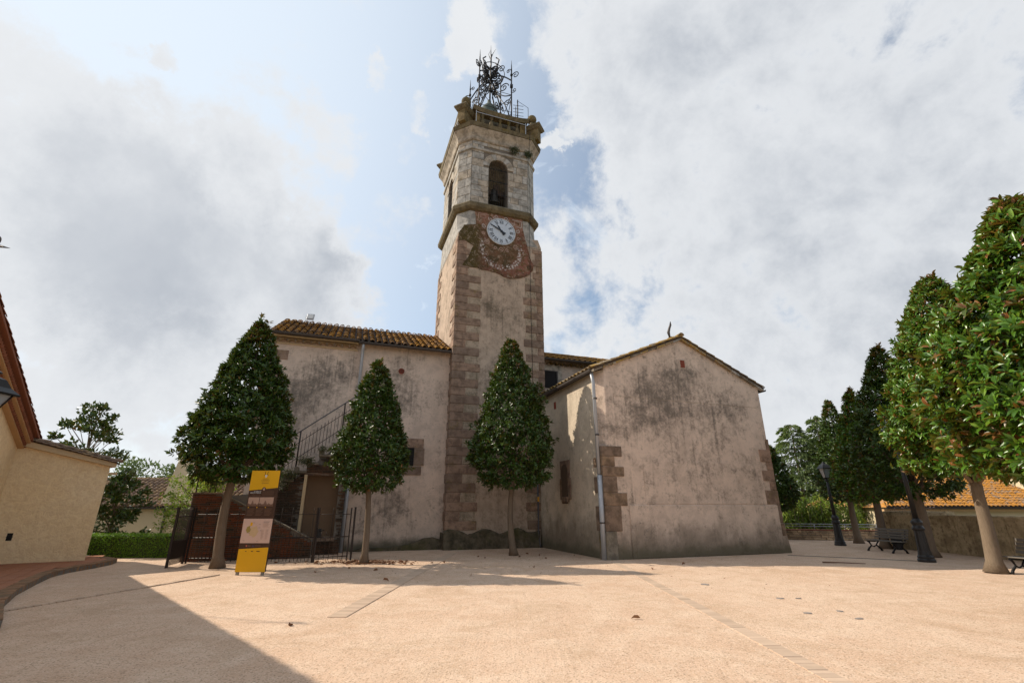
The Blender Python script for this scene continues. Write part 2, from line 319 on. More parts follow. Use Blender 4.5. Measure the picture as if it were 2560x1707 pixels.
def fresco(t):
    p = t.OB; s = t.sep(p); z = s[2]; x = s[0]
    n = t.noise(p, 2.6, 9, .7, .3); f = t.noise(p, 12, 8, .72)
    c = t.mix(t.rng(n, .35, .65), (.20, .085, .055), (.12, .062, .042))
    c = t.mix(t.rng(t.add(x, t.mul(n, 1.2)), 1.2, 2.0, .95, 0), c, (.075, .058, .022))
    c = t.mix(t.mul(t.blob(p, (3.3, 0, 13.3), (.9, 1, 1.1)), .8), c, (.30, .13, .095))
    ring2 = t.mul(t.rng(z, 15.0, 15.6), 1)
    c = t.mix(t.mul(ring2, t.rng(n, .2, .7), .9), c, (.33, .165, .12))
    c = t.mix(t.mul(t.rng(f, .52, .66), t.rng(t.blob(p, (2.05, 0, 14.9), (1.7, 1, 1.5)), .1, .5), .8), c, (.30, .22, .15))
    c = t.mix(t.mul(t.rng(t.noise(p, 3.3, 8, .7), .50, .62), .75), c, (.10, .07, .02))
    dist = t.vmath('LENGTH', t.mapv(p, loc=(-2.08 / 1, 0, -14.12 / 1.0), scale=(1, 0, 1)))
    band = t.mul(t.rng(t.math('ABSOLUTE', t.add(dist, -1.05)), .06, .19, 1, 0), t.rng(z, 14.1, 14.7, 1, 0))
    c = t.mix(t.mul(t.rng(dist, .8, 1.0, 1, 0), t.rng(z, 13.1, 13.3), .6), c, (.13, .085, .045))
    c = t.mix(t.mul(band, t.rng(t.vor(p, 7.5), .28, .50, 1, 0)), c, (.52, .47, .44))
    c = t.mix(t.mul(band, t.rng(t.noise(p, 14, 5, .6), .5, .6), .6), c, (.42, .36, .34))
    fl = t.noise(p, 5.5, 10, .78, .4); c = t.mix(t.rng(fl, .50, .64, 0, .75), c, (.38, .29, .22)); c = t.mix(t.rng(t.noise(p, 1.9, 9, .75, .6), .50, .60, 0, .75), c, (.055, .042, .02))
    c = t.mix(t.mul(band, t.rng(t.vor(p, 7.5), .25, .42, 1, 0)), c, (.50, .45, .42))
    return dict(col=c, rough=.95, spec=.15, height=t.add(n, f), bstr=.8, bdist=.04)
mat('fresco_paint', fresco)

# ------------------------------------------------------------------ geometry helper
def tag(o, label=None, cat=None, group=None, kind=None):
    for k, v in (('label', label), ('category', cat), ('group', group), ('kind', kind)):
        if v: o[k] = v
    return o
def link(name, me, m=None, parent=None):
    o = bpy.data.objects.new(name, me); COL.objects.link(o)
    if parent is not None: o.parent = parent
    if m is not None and me is not None and len(me.materials) == 0: me.materials.append(MATS[m])
    return o
def empty(name, loc=(0, 0, 0), rz=0, **kw):
    o = bpy.data.objects.new(name, None); COL.objects.link(o); o.location = loc; o.rotation_euler = (0, 0, rz); o.empty_display_size = .2
    return tag(o, **kw)
def copy_tree(o, parent=None):
    c = o.copy(); COL.objects.link(c); c.parent = parent
    for ch in [x for x in o.children]: copy_tree(ch, c)
    return c
class B:
    def __init__(s): s.v = []; s.f = []; s.M = None
    def add(s, vs, fs):
        k = len(s.v)
        if s.M is not None: vs = [tuple(s.M @ Vector(v)) for v in vs]
        s.v += [tuple(v) for v in vs]; s.f += [tuple(i + k for i in f) for f in fs]; return s
    def box(s, x0, x1, y0, y1, z0, z1):
        return s.add([(x0, y0, z0), (x1, y0, z0), (x1, y1, z0), (x0, y1, z0), (x0, y0, z1), (x1, y0, z1), (x1, y1, z1), (x0, y1, z1)],
                     [(0, 3, 2, 1), (4, 5, 6, 7), (0, 1, 5, 4), (1, 2, 6, 5), (2, 3, 7, 6), (3, 0, 4, 7)])
    def bbox(s, x0, x1, y0, y1, z0, z1, b=.012, j=0.):   # bevelled box
        X = (x0, x1); Y = (y0, y1); Z = (z0, z1); vs = []; idx = {}
        jit = {}
        for i in (0, 1):
            for k in (0, 1):
                for l in (0, 1):
                    q = [random.uniform(-j, j) for _ in range(3)]; sx, sy, sz = (b if i == 0 else -b), (b if k == 0 else -b), (b if l == 0 else -b)
                    for a in range(3):
                        p = [X[i] + q[0] + (0 if a == 0 else sx), Y[k] + q[1] + (0 if a == 1 else sy), Z[l] + q[2] + (0 if a == 2 else sz)]
                        idx[(i, k, l, a)] = len(vs); vs.append(tuple(p))
        g = lambda i, k, l, a: idx[(i, k, l, a)]
        fs = []
        for s_ in (0, 1):
            o = 1 if s_ else -1
            def q(lst): fs.append(tuple(lst if o > 0 else lst[::-1]))
            q([g(s_, 0, 0, 0), g(s_, 1, 0, 0), g(s_, 1, 1, 0), g(s_, 0, 1, 0)])
            q([g(0, s_, 0, 1), g(0, s_, 1, 1), g(1, s_, 1, 1), g(1, s_, 0, 1)])
            q([g(0, 0, s_, 2), g(1, 0, s_, 2), g(1, 1, s_, 2), g(0, 1, s_, 2)])
        for i in (0, 1):
            for k in (0, 1):
                fs.append((g(i, k, 0, 0), g(i, k, 1, 0), g(i, k, 1, 1), g(i, k, 0, 1)))
                fs.append((g(i, 0, k, 0), g(i, 1, k, 0), g(i, 1, k, 2), g(i, 0, k, 2)))
                fs.append((g(0, i, k, 1), g(1, i, k, 1), g(1, i, k, 2), g(0, i, k, 2)))
                for l in (0, 1): fs.append((g(i, k, l, 0), g(i, k, l, 1), g(i, k, l, 2)))
        return s.add(vs, fs)
    def prism(s, poly, h, O=(0, 0, 0), U=(1, 0, 0), V=(0, 0, 1), N=(0, 1, 0)):  # polygon in U,V extruded h along N
        O, U, V, N = map(Vector, (O, U, V, N)); n = len(poly)
        a = [O + U * p[0] + V * p[1] for p in poly]; b = [q + N * h for q in a]
        return s.add([tuple(q) for q in a + b], [tuple(range(n)), tuple(range(2 * n - 1, n - 1, -1))] + [(i, i + n, (i + 1) % n + n, (i + 1) % n) for i in range(n)])
    def tube(s, pts, r, n=6, cap=True, r2=None):
        pts = [Vector(p) for p in pts]; m = len(pts)
        rs = r if isinstance(r, (list, tuple)) else [r + ((r2 if r2 is not None else r) - r) * i / max(1, m - 1) for i in range(m)]
        vs = []; up = None
        for i, p in enumerate(pts):
            d = (pts[min(i + 1, m - 1)] - pts[max(i - 1, 0)]).normalized()
            if up is None: up = Vector((0, 0, 1)) if abs(d.z) < .9 else Vector((1, 0, 0))
            a = d.cross(up).normalized(); b = a.cross(d).normalized(); up = b
            for k in range(n):
                t = 2 * PI * k / n; vs.append(tuple(p + (a * math.cos(t) + b * math.sin(t)) * rs[i]))
        fs = [(i * n + k, i * n + (k + 1) % n, (i + 1) * n + (k + 1) % n, (i + 1) * n + k) for i in range(m - 1) for k in range(n)]
        if cap: fs += [tuple(range(n - 1, -1, -1)), tuple(range((m - 1) * n, m * n))]
        return s.add(vs, fs)
    def lathe(s, prof, c=(0, 0, 0), n=16):
        vs = [(c[0] + r * math.cos(2 * PI * k / n), c[1] + r * math.sin(2 * PI * k / n), c[2] + z) for r, z in prof for k in range(n)]; m = len(prof)
        fs = [(i * n + k, i * n + (k + 1) % n, (i + 1) * n + (k + 1) % n, (i + 1) * n + k) for i in range(m - 1) for k in range(n)]
        fs += [tuple(range(n - 1, -1, -1)), tuple(range((m - 1) * n, m * n))]
        return s.add(vs, fs)
    def ball(s, c, r, n=12, m=8, sz=1):
        return s.lathe([(max(.001, r * math.sin(PI * i / m)), -r * sz * math.cos(PI * i / m)) for i in range(m + 1)], c, n)
    def loft(s, rings, cap=True):
        n = len(rings[0]); vs = [p for r in rings for p in r]
        fs = [(i * n + k, i * n + (k + 1) % n, (i + 1) * n + (k + 1) % n, (i + 1) * n + k) for i in range(len(rings) - 1) for k in range(n)]
        if cap: fs += [tuple(range(n - 1, -1, -1)), tuple(range((len(rings) - 1) * n, len(rings) * n))]
        return s.add(vs, fs)
    def mesh(s, name, smooth=False):
        me = bpy.data.meshes.new(name); me.from_pydata(s.v, [], s.f); me.update()
        if smooth: me.shade_smooth()
        return me
    def build(s, name, m, parent=None, smooth=False, **kw):
        return tag(link(name, s.mesh(name, smooth), m, parent), **kw)

def np_mesh(name, verts, faces, m, parent=None, smooth=False, mi=None, extra=()):
    """verts (N,3); faces (F,k) all of the same size"""
    me = bpy.data.meshes.new(name); F, k = faces.shape
    me.vertices.add(len(verts)); me.vertices.foreach_set('co', verts.astype(np.float32).ravel())
    me.loops.add(F * k); me.loops.foreach_set('vertex_index', faces.astype(np.int32).ravel())
    me.polygons.add(F); me.polygons.foreach_set('loop_start', (np.arange(F) * k).astype(np.int32))
    me.update(calc_edges=True)
    me.materials.append(MATS[m])
    for e in extra: me.materials.append(MATS[e])
    if mi is not None: me.polygons.foreach_set('material_index', mi.astype(np.int32))
    o = bpy.data.objects.new(name, me); COL.objects.link(o)
    if parent is not None: o.parent = parent
    return o

# ------------------------------------------------------------------ foliage
LEAF_V = np.array([(0, 0, 0), (.45, -.5, .06), (.45, .5, .06), (.45, 0, -.05), (1, 0, -.06)]); LEAF_F = np.array([(0, 1, 3), (1, 4, 3), (0, 3, 2), (3, 4, 2)])
LEAF8_V = np.array([(0, 0, 0), (.28, -.42, .05), (.65, -.40, .02), (.28, .42, .05), (.65, .40, .02), (.3, 0, -.04), (.68, 0, -.06), (1, 0, -.14)])
LEAF8_F = np.array([(0, 1, 5), (1, 2, 5), (2, 6, 5), (2, 7, 6), (0, 5, 3), (3, 5, 4), (4, 5, 6), (4, 6, 7)])
def unit(a): return a / np.maximum(np.linalg.norm(a, axis=1, keepdims=True), 1e-9)
def frames(P, L, N):
    """leaf frames: L along, N up"""
    L = unit(L); N = N - L * (N * L).sum(1, keepdims=True); N = unit(N); S = np.cross(N, L); return L, S, N
def leaf_mesh(name, P, L, N, size, width, m, parent=None, tmpl=0, mi=None, extra=()):
    V, Fc = (LEAF_V, LEAF_F) if tmpl == 0 else (LEAF8_V, LEAF8_F)
    L, S, N = frames(P, L, N); size = size[:, None, None]
    v = P[:, None, :] + size * (V[None, :, 0:1] * L[:, None, :] + V[None, :, 1:2] * width * S[:, None, :] + V[None, :, 2:3] * 1.6 * N[:, None, :])
    n, k = len(P), len(V)
    f = (Fc[None] + (np.arange(n) * k)[:, None, None]).reshape(-1, 3)
    return np_mesh(name, v.reshape(-1, 3), f, m, parent, mi=None if mi is None else np.repeat(mi, len(Fc)), extra=extra)
def rand_dirs(n):
    return unit(RNG.normal(size=(n, 3)))

def whorls(C0, A, k, size, open0=.35, open1=1.25):
    """clusters of k leaves at C0 around axes A"""
    n = len(C0); C = np.repeat(C0, k, 0); Ax = np.repeat(unit(A), k, 0)
    r = rand_dirs(n * k); T = unit(r - Ax * (r * Ax).sum(1, keepdims=True))
    th = RNG.uniform(open0, open1, (n * k, 1)); L = Ax * np.cos(th) + T * np.sin(th)
    P = C + Ax * RNG.uniform(-.06, .05, (n * k, 1)) + L * .02
    sz = RNG.uniform(.7, 1.15, n * k) * size
    return P, L, Ax + RNG.normal(size=(n * k, 3)) * .25, sz

def crown_r(t):   # teardrop profile, t 0..1 from the bottom
    xs = np.array([0, .05, .13, .22, .35, .5, .65, .8, .9, .97, 1.0]); ys = np.array([.50, .82, .97, 1.0, .91, .74, .56, .37, .25, .14, .04])
    return np.interp(t, xs, ys)

def magnolia(loc, zb, zt, R, rt, n_cl, size, label, seed=0, lean=(0, 0), m='magnolia_leaf', barkm='bark', tmpl=0, n_parts=0, fork=None, group='clipped magnolia trees of the square', prof=1.0, kk=8, bend=0, yf=.015):
    global RNG; RNG = np.random.default_rng(100 + seed)
    root = empty('magnolia_tree', loc, 0, label=label, cat='tree', group=group)
    H = zt - zb
    def axis(z): t = np.clip(z / zt, 0, 1); return np.stack([lean[0] * t, lean[1] * t, z], -1)
    # trunk
    zf = fork or zb + .05
    b = B(); pts = []; rs = []
    for i in range(9):
        t = i / 8; z = zf * t
        pts.append((lean[0] * z / zt + bend * math.sin(t * PI) * .10 + .02 * math.sin(3 * t + seed), lean[1] * z / zt + .015 * math.cos(4 * t + seed), z)); rs.append(rt * (1.28 - .42 * t + .65 * max(0, .12 - t) / .12 + .18 * max(0, t - .85) / .15))
    pts.append((pts[-1][0], pts[-1][1], zf + .14)); rs.append(rs[-1] * .55); b.tube(pts, rs, 12); tr = b.build('trunk', barkm, root, smooth=True)
    for k in range(10):
        a = 2 * PI * k / 10 + seed; r1 = R * random.uniform(.35, .8); z1 = zb + H * random.uniform(.03, .3)
        b = B(); p0 = Vector(pts[-1]) - Vector((0, 0, .20)); p1 = Vector((math.cos(a) * r1 + lean[0] * .4, math.sin(a) * r1 + lean[1] * .4, z1)); mid = p0.lerp(p1, .5) + Vector((0, 0, -.12 + .1 * random.random()))
        q = [p0, p0.lerp(mid, .5) + Vector((random.uniform(-.04, .04), random.uniform(-.04, .04), .03)), mid, mid.lerp(p1, .5) + Vector((.03, -.03, -.02)), p1]
        b.tube(q, rt * .42, 6, r2=rt * .10); b.build('branch', barkm if z1 < zb + H * .2 else 'bark_dark', root, smooth=True)  # limbs inside the crown get darker bark, its shade put into the colour
    b = B(); b.tube([pts[-2], (lean[0] * .5, lean[1] * .5, zb + H * .5), (lean[0] * .97, lean[1] * .97, zt - .3)], rt * .6, 6, r2=.02); b.build('leader', 'bark_dark', root, smooth=True)  # leader likewise in the shade-darkened bark
    # surface clusters
    n = n_cl; t = RNG.random(n * 3); w = crown_r(t); t = t[RNG.random(n * 3) < (w + .05)][:n]; n = len(t)
    ph = RNG.random(n) * 2 * PI; dep = np.where(RNG.random(n) < .70, RNG.uniform(.93, 1.05, n), RNG.uniform(.5, .93, n)); dep = np.where(RNG.random(n) < .07, RNG.uniform(1.06, 1.17, n), dep)
    dep = dep * (1 + .06 * np.sin(11 * ph + 40 * t + seed) + .05 * np.sin(17 * t * 3 + 2 * ph))
    lump = 1 + .10 * np.sin(5 * ph + 23 * t + 3 * seed) * np.sin(4 * ph - 31 * t) + .07 * np.sin(3 * ph + 9 * t + seed) + .05 * np.sin(7 * ph - 15 * t + 2 * seed) + RNG.normal(size=n) * .03
    r = R * crown_r(t) ** prof * dep * lump; z = zb + H * t - .18 * R * (1 - t) * (t < .08) * RNG.random(n)
    ax = axis(z); C0 = np.stack([ax[:, 0] + r * np.cos(ph), ax[:, 1] + r * np.sin(ph), z], 1)
    out = np.stack([np.cos(ph), np.sin(ph), np.where(t < .08, -.35, .35 + 1.2 * np.clip(t - .8, 0, 1) * 5)], 1) + RNG.normal(size=(n, 3)) * .28
    P, L, N, sz = whorls(C0, out, kk, size)
    N = N + np.array([0, 0, .5])
    young = np.repeat((RNG.random(n) < (yf + .30 * np.clip((t - .75) * 4, 0, 1))).astype(int), kk)
    tip = np.array([[lean[0], lean[1], zt]]) + RNG.normal(size=(9, 3)) * np.array([.10, .10, .12]) - np.array([0, 0, .12])
    P2, L2, N2, s2 = whorls(tip, np.tile([[0, 0, 1.]], (9, 1)) + RNG.normal(size=(9, 3)) * .35, kk, size)
    P = np.concatenate([P, P2]); L = np.concatenate([L, L2]); N = np.concatenate([N, N2]); sz = np.concatenate([sz, s2]); young = np.concatenate([young, np.ones(len(P2), int)])
    if n_parts:
        # the leaves that show largest stand as parts of their own
        wp = P + np.array(loc); d = np.linalg.norm(wp - np.array([0, 0, CAM_H]), axis=1)
        dx = F_PX * wp[:, 0] / np.maximum(wp[:, 1] * math.cos(PITCH) + (wp[:, 2] - CAM_H) * math.sin(PITCH), .1)
        facing = ((wp[:, :2] * (P[:, :2] - 0)).sum(1) < 0) & (dx < 1290)
        score = sz / d * np.where(facing, 1, .2); idx = np.argsort(-score)[:n_parts]; keep = np.ones(len(P), bool); keep[idx] = False
        Vt, Ft = (LEAF8_V, LEAF8_F)
        ms = []
        for mm in (m, 'magnolia_young'):
            me = bpy.data.meshes.new('leaf'); me.from_pydata([(a * 1, b_ * .42, c * 1.6) for a, b_, c in Vt], [], [tuple(int(q) for q in f) for f in Ft]); me.materials.append(MATS[mm]); ms.append(me)
        Lf, Sf, Nf = frames(P[idx], L[idx], N[idx])
        for i in range(len(idx)):
            o = bpy.data.objects.new('leaf', ms[young[idx[i]]]); COL.objects.link(o); o.parent = root
            s = sz[idx[i]]; M = Matrix(((Lf[i][0], Sf[i][0], Nf[i][0]), (Lf[i][1], Sf[i][1], Nf[i][1]), (Lf[i][2], Sf[i][2], Nf[i][2]))).to_4x4() @ Matrix.Scale(s, 4)
            M.translation = Vector(P[idx[i]]); o.matrix_local = M
        P, L, N, sz, young = P[keep], L[keep], N[keep], sz[keep], young[keep]
    c = leaf_mesh('crown', P, L, N, sz, .42, m, root, tmpl, mi=young, extra=('magnolia_young',)); c['kind'] = 'stuff'
    return root

def leaf_cloud(name, P, size, m, parent=None, width=.5, outc=None, up=.4, **kw):
    n = len(P); L = rand_dirs(n)
    if outc is not None: L = L + unit(P - outc) * .8
    o = leaf_mesh(name, P, L, rand_dirs(n) * .6 + np.array([0, 0, up]), RNG.uniform(.6, 1.2, n) * size, width, m, parent); return tag(o, **kw)

# ------------------------------------------------------------------ tiles, stones, bricks
def tile_mesh(name, Lg, r0, r1, th=.014, seg=5):
    vs = []; fs = []
    for (y, r, zz) in ((0, r0, .022), (Lg, r1, 0)):
        for rr in (r, r - th):
            for k in range(seg + 1):
                a = PI * k / seg; vs.append((-math.cos(a) * rr, y, math.sin(a) * rr * .85 + zz))
    n = seg + 1
    for k in range(seg):
        fs.append((k, k + 1, 2 * n + k + 1, 2 * n + k)); fs.append((n + k + 1, n + k, 3 * n + k, 3 * n + k + 1)); fs.append((k + 1, k, n + k, n + k + 1))
    fs += [(0, 2 * n, 3 * n, n), (n - 1, 2 * n - 1, 4 * n - 1, 3 * n - 1)]
    return vs, fs
def tiled_roof(parent, O, U, V, cols, rows, pitch, expo, m, n_parts=300, name='roof_tile', jit=.02, skip=None):
    O, U, V = Vector(O), Vector(U).normalized(), Vector(V).normalized(); N = U.cross(V).normalized()
    vs, fs = tile_mesh(name, expo * 1.18, pitch * .40, pitch * .33)
    me = bpy.data.meshes.new(name); me.from_pydata(vs, [], fs); me.shade_smooth(); me.materials.append(MATS[m]); st = B(); cnt = 0
    for j in range(rows):
        for i in range(cols):
            if skip and skip(i, j): continue
            p = O + U * (pitch * (i + .5) + random.uniform(-jit, jit) * .6) + V * (expo * j - .05 + random.uniform(-jit, jit)) + N * (random.uniform(0, .012) + .012)
            R3 = Matrix((U, V, N)).transposed().to_4x4() @ Matrix.Rotation(random.uniform(-.04, .04), 4, 'Z') @ Matrix.Rotation(random.uniform(-.03, .03), 4, 'X')
            R3.translation = p
            if cnt < n_parts:
                o = bpy.data.objects.new(name, me); COL.objects.link(o); o.parent = parent; o.matrix_local = R3; cnt += 1
            else:
                st.M = R3; st.add(vs, fs); st.M = None
    if st.v: st.build(name + 's', m, parent, smooth=True, kind='stuff')
    w = pitch * cols; b = B(); L = expo * rows
    b.prism([(0, -.0), (w, -.0), (w, L), (0, L)], .04, O - N * .042, U, V, N); b.build('roof_deck', 'roof_deck', parent)

def face_block(name, O, U, N, x0, x1, z0, z1, t, m, parent, b=.012, jit=.006, back=.05):
    """block on a vertical face: U along, N outward, proud by t"""
    O, U, N = Vector(O), Vector(U), Vector(N); g = .006; x0 += g; x1 -= g; z0 += g; z1 -= g
    j = lambda: random.uniform(-jit, jit); t += j()
    q = [(x0 + j(), z0 + j()), (x1 + j(), z0 + j()), (x1 + j(), z1 + j()), (x0 + j(), z1 + j())]
    ins = [(q[0][0] + b, q[0][1] + b), (q[1][0] - b, q[1][1] + b), (q[2][0] - b, q[2][1] - b), (q[3][0] + b, q[3][1] - b)]
    vs = [O + U * a + Vector((0, 0, c)) - N * back for a, c in q] + [O + U * a + Vector((0, 0, c)) + N * (t - b) for a, c in q] + [O + U * a + Vector((0, 0, c)) + N * t for a, c in ins]
    fs = [(0, 1, 5, 4), (1, 2, 6, 5), (2, 3, 7, 6), (3, 0, 4, 7), (4, 5, 9, 8), (5, 6, 10, 9), (6, 7, 11, 10), (7, 4, 8, 11), (8, 9, 10, 11)]
    bb = B(); bb.add([tuple(v) for v in vs], fs)
    if isinstance(parent, B): parent.add(bb.v, bb.f); return None
    return bb.build(name, m, parent)
def tube_obj(name, pts, r, m, parent, n=6, r2=None): b = B(); b.tube(pts, r, n, r2=r2); return b.build(name, m, parent, smooth=True)

# ================================================================== SETTING
def poly_sheet(name, poly, z, m, depth=0, **kw):
    b = B(); b.prism([(x, y) for x, y in poly], -depth if depth else -.02, (0, 0, z), (1, 0, 0), (0, 1, 0), (0, 0, 1)); return b.build(name, m, **kw)
poly_sheet('terrain', [(-900, -600), (900, -600), (900, 1200), (-900, 1200)], -2.6, 'terrain', kind='structure')
poly_sheet('ground', [(-60, -40), (17.3, -40), (17.3, 12), (16.9, 21.2), (20.9, 25.2), (14.4, 27.7), (9, 30.5), (6, 42), (-6, 42), (-9.6, 26), (-9.9, 18.4), (-15.2, 18.4), (-22, 12), (-60, 12)], 0, 'ground_sand', 2.6, kind='structure')
b = B(); pts = []
hp = [(-400 + 40 * i, 900, -3 + 34 * (1 + math.sin(i * .7)) * .6 + 20 * math.exp(-((i - 22) / 6) ** 2)) for i in range(36)]
b.add([(x, y, -3) for x, y, z in hp] + hp + [(x, y + 250, -3) for x, y, z in hp], [(i, i + 1, i + 37, i + 36) for i in range(35)] + [(i + 36, i + 37, i + 73, i + 72) for i in range(35)])
b.build('hills', 'hill', kind='structure')

def paver_strip(x, y0, y1, w, n_skip, dx=0, label='', z=.006, name='paver_strip', wave=.004):
    root = empty(name, (x, y0, 0), 0, kind='structure')
    L = y1 - y0
    pitch = .115; n = int(L / pitch); st = None
    for i in range(n):
        yy = i * pitch; b = B(); h = z + random.uniform(-wave, wave) * .6; off = dx * yy
        b.bbox(off + random.uniform(-.006, .006), off + w, yy + .004, yy + pitch - .004, -.03, h, .003)
        b.build('paver', 'paver', root)
    return root
paver_strip(-2.86, 8.3, 19.3, .30, 0, .045, z=.012)
paver_strip(3.08, 5.2, 16.2, .22, 0, 0, z=.008)
paver_strip(-8.45, 8.2, 13.2, .09, 0, .21, z=.022)
b = B(); b.tube([(9.8, 18.35, 0), (11.6, 17.3, 0), (13.0, 16.3, 0)], .02, 4); b.build('drain_joint', 'mortar', kind='structure')

# ================================================================== CHURCH  (local frame: x right along the facade, y away, z up)
P0 = (-2.508, 20.672, 0)
CH = empty('church', P0, rad(19.5), label='old rendered church with tall octagonal clock tower and gabled side chapel', cat='church')
XL, XR, TD, XO = -.2, 4.3, 5.0, 4.13
# tower shaft
b = B(); b.box(XL, XR, 0, TD, .0, 14.55); b.loft([[(XL, 0, 14.5), (XR, 0, 14.5), (XR, TD, 14.5), (XL, TD, 14.5)], [(XL, 0, 14.62), (XR, 0, 14.62), (XR, TD, 14.62), (XL, TD, 14.62)], [(XL, 0.01, 14.7), (XO, 0.01, 15.1), (XO, TD, 15.1), (XL, TD, 14.7)]]); shaft = b.build('tower_shaft', 'plaster_tower', CH)
c = .57
octo = lambda z, e=0., cc=c: [(XL + cc - e * .41, 0 - e, z), (XO - cc + e * .41, 0 - e, z), (XO + e, cc - e * .41, z), (XO + e, TD - cc + e * .41, z), (XO - cc + e * .41, TD + e, z), (XL + cc - e * .41, TD + e, z), (XL - e, TD - cc + e * .41, z), (XL - e, cc - e * .41, z)]
b = B(); b.loft([octo(14.6, 0, .004), octo(14.75, 0, .10), octo(15.05, 0, .34), octo(15.4, 0, .48), octo(16.1, 0, c)]); b.build('tower_squinches', 'limestone', CH)
# plinth of damp rubble
b = B(); n = 22; ring = []
for i in range(n): ring.append((XL - .10 + (4.2) * i / (n - 1), -.10 - .03 * math.sin(i * 1.9), .62 + .10 * math.sin(i * .9) + .05 * random.random()))
vs = [(x, y - .06, -.05) for x, y, z in ring] + ring + [(x, .05, z + .07) for x, y, z in ring]
b.add(vs, [(i, i + 1, i + 1 + n, i + n) for i in range(n - 1)] + [(i + n, i + n + 1, i + 2 * n + 1, i + 2 * n) for i in range(n - 1)])
b.add([ring[0], (ring[0][0], 1.0, .66), (ring[0][0] - .04, 1.0, -.05), (ring[0][0], ring[0][1] - .06, -.05)], [(0, 1, 2, 3)])
b.build('plinth', 'damp_plinth', shaft)
# quoins, alternating long and short
z = .72; k = 0
while z < 14.3:
    h = .375 + random.uniform(-.012, .012); long_ = k % 2 == 0; zt_ = min(z + h, 14.45)
    wl = (1.08 if long_ else .42) + random.uniform(-.06, .06); sl_ = (.42 if long_ else .95)
    if zt_ > 12.9: wl = .45 if long_ else .30
    b = B(); b.bbox(XL - .035, XL + .16 + (wl - .0), -.035, sl_, z + .006, zt_ - .006, .014, .004)
    b.build('quoin', 'granite', shaft)
    if not long_ and zt_ < 12.9:   # rendered infill between the long stones
        face_block('render_infill', (0, 0, 0), (1, 0, 0), (0, -1, 0), XL + .16 + wl + .03, 1.03 + random.uniform(-.02, .02), z + .01, zt_ - .01, .016, 'plaster_lump', shaft, back=.01)
    wr = (.98 if long_ else .32) + random.uniform(-.07, .07)
    if zt_ > 12.9 and long_: wr = .5
    b = B(); b.bbox(XR - wr, XR + .035, -.035, .9 if not long_ else .45, z + .006, zt_ - .006, .014, .004); b.build('quoin', 'granite', shaft)
    if long_ and zt_ < 12.9: pass
    elif zt_ < 12.9: face_block('render_infill', (0, 0, 0), (1, 0, 0), (0, -1, 0), XR - .95, XR - wr - .03, z + .01, zt_ - .01, .016, 'plaster_lump', shaft, back=.01)
    if z > 8.3:
        w2 = .95 if long_ else .45
        b = B(); b.bbox(XL - .035, XL + .3, TD - w2, TD + .03, z + .006, zt_ - .006, .014, .004); b.build('quoin', 'granite', shaft)
    z += h; k += 1
# fresco patch
fp = [(0.63, 16.12), (1.87, 16.14), (3.23, 16.12), (3.25, 15.54), (3.38, 14.96), (3.55, 14.39), (3.68, 13.82), (3.84, 13.52), (3.79, 13.18), (3.49, 12.85), (3.09, 12.65), (2.55, 12.53), (2.19, 12.59), (1.81, 12.74), (1.43, 12.79), (1.07, 12.77), (0.86, 12.85), (0.4, 12.83), (0.05, 12.83), (0.14, 13.05), (0.37, 13.43), (0.6, 14.07), (0.35, 14.18), (0.1, 14.29), (-0.15, 14.18), (-0.17, 14.70), (0.06, 15.15), (0.44, 15.25), (0.70, 15.33)]
fine = []
for i in range(len(fp)):
    a = Vector(fp[i]); d = Vector(fp[(i + 1) % len(fp)]); fine.append(tuple(a))
    if (d - a).length > .22:
        for q in range(1, int((d - a).length / .14)):
            p = a.lerp(d, q / int((d - a).length / .14)); j = .018 if p.y < 16 else 0
            fine.append((p.x + random.uniform(-j, j), p.y + random.uniform(-j, j)))
b = B(); b.prism(fine, .05, (0, -.045, 0)); fres = b.build('painted_plaster', 'fresco_paint', shaft)
# painted cartouche frames and scrolls
def strip_path(pts, w, name, m, y=-.052, par=fres):
    b = B()
    for (x0, z0), (x1, z1) in zip(pts[:-1], pts[1:]):
        d = Vector((x1 - x0, z1 - z0)); L = d.length
        if L < 1e-5: continue
        nx, nz = -d.y / L * w / 2, d.x / L * w / 2
        b.add([(x0 - nx, y, z0 - nz), (x1 - nx, y, z1 - nz), (x1 + nx, y, z1 + nz), (x0 + nx, y, z0 + nz)], [(0, 1, 2, 3)])
    return b.build(name, m, par)
strip_path([(.80, 15.70), (.80, 16.02), (1.36, 16.02)], .035, 'painted_line', 'ornament_pink')
strip_path([(.92, 15.78), (.92, 15.94), (1.2, 15.94), (1.2, 15.78), (.92, 15.78)], .02, 'painted_line', 'ornament_pink')
strip_path([(2.66, 16.0), (3.17, 16.0), (3.17, 15.62), (2.9, 15.62)], .035, 'painted_line', 'ornament_white')
strip_path([(2.78, 15.72), (2.78, 15.92), (3.07, 15.92), (3.07, 15.72), (2.78, 15.72)], .02, 'painted_line', 'ornament_pink')
def spiral2(cx, cz, r0, r1, a0, turns, n=22): return [(cx + (r0 + (r1 - r0) * i / n) * math.cos(a0 + turns * 2 * PI * i / n), cz + (r0 + (r1 - r0) * i / n) * math.sin(a0 + turns * 2 * PI * i / n)) for i in range(n + 1)]
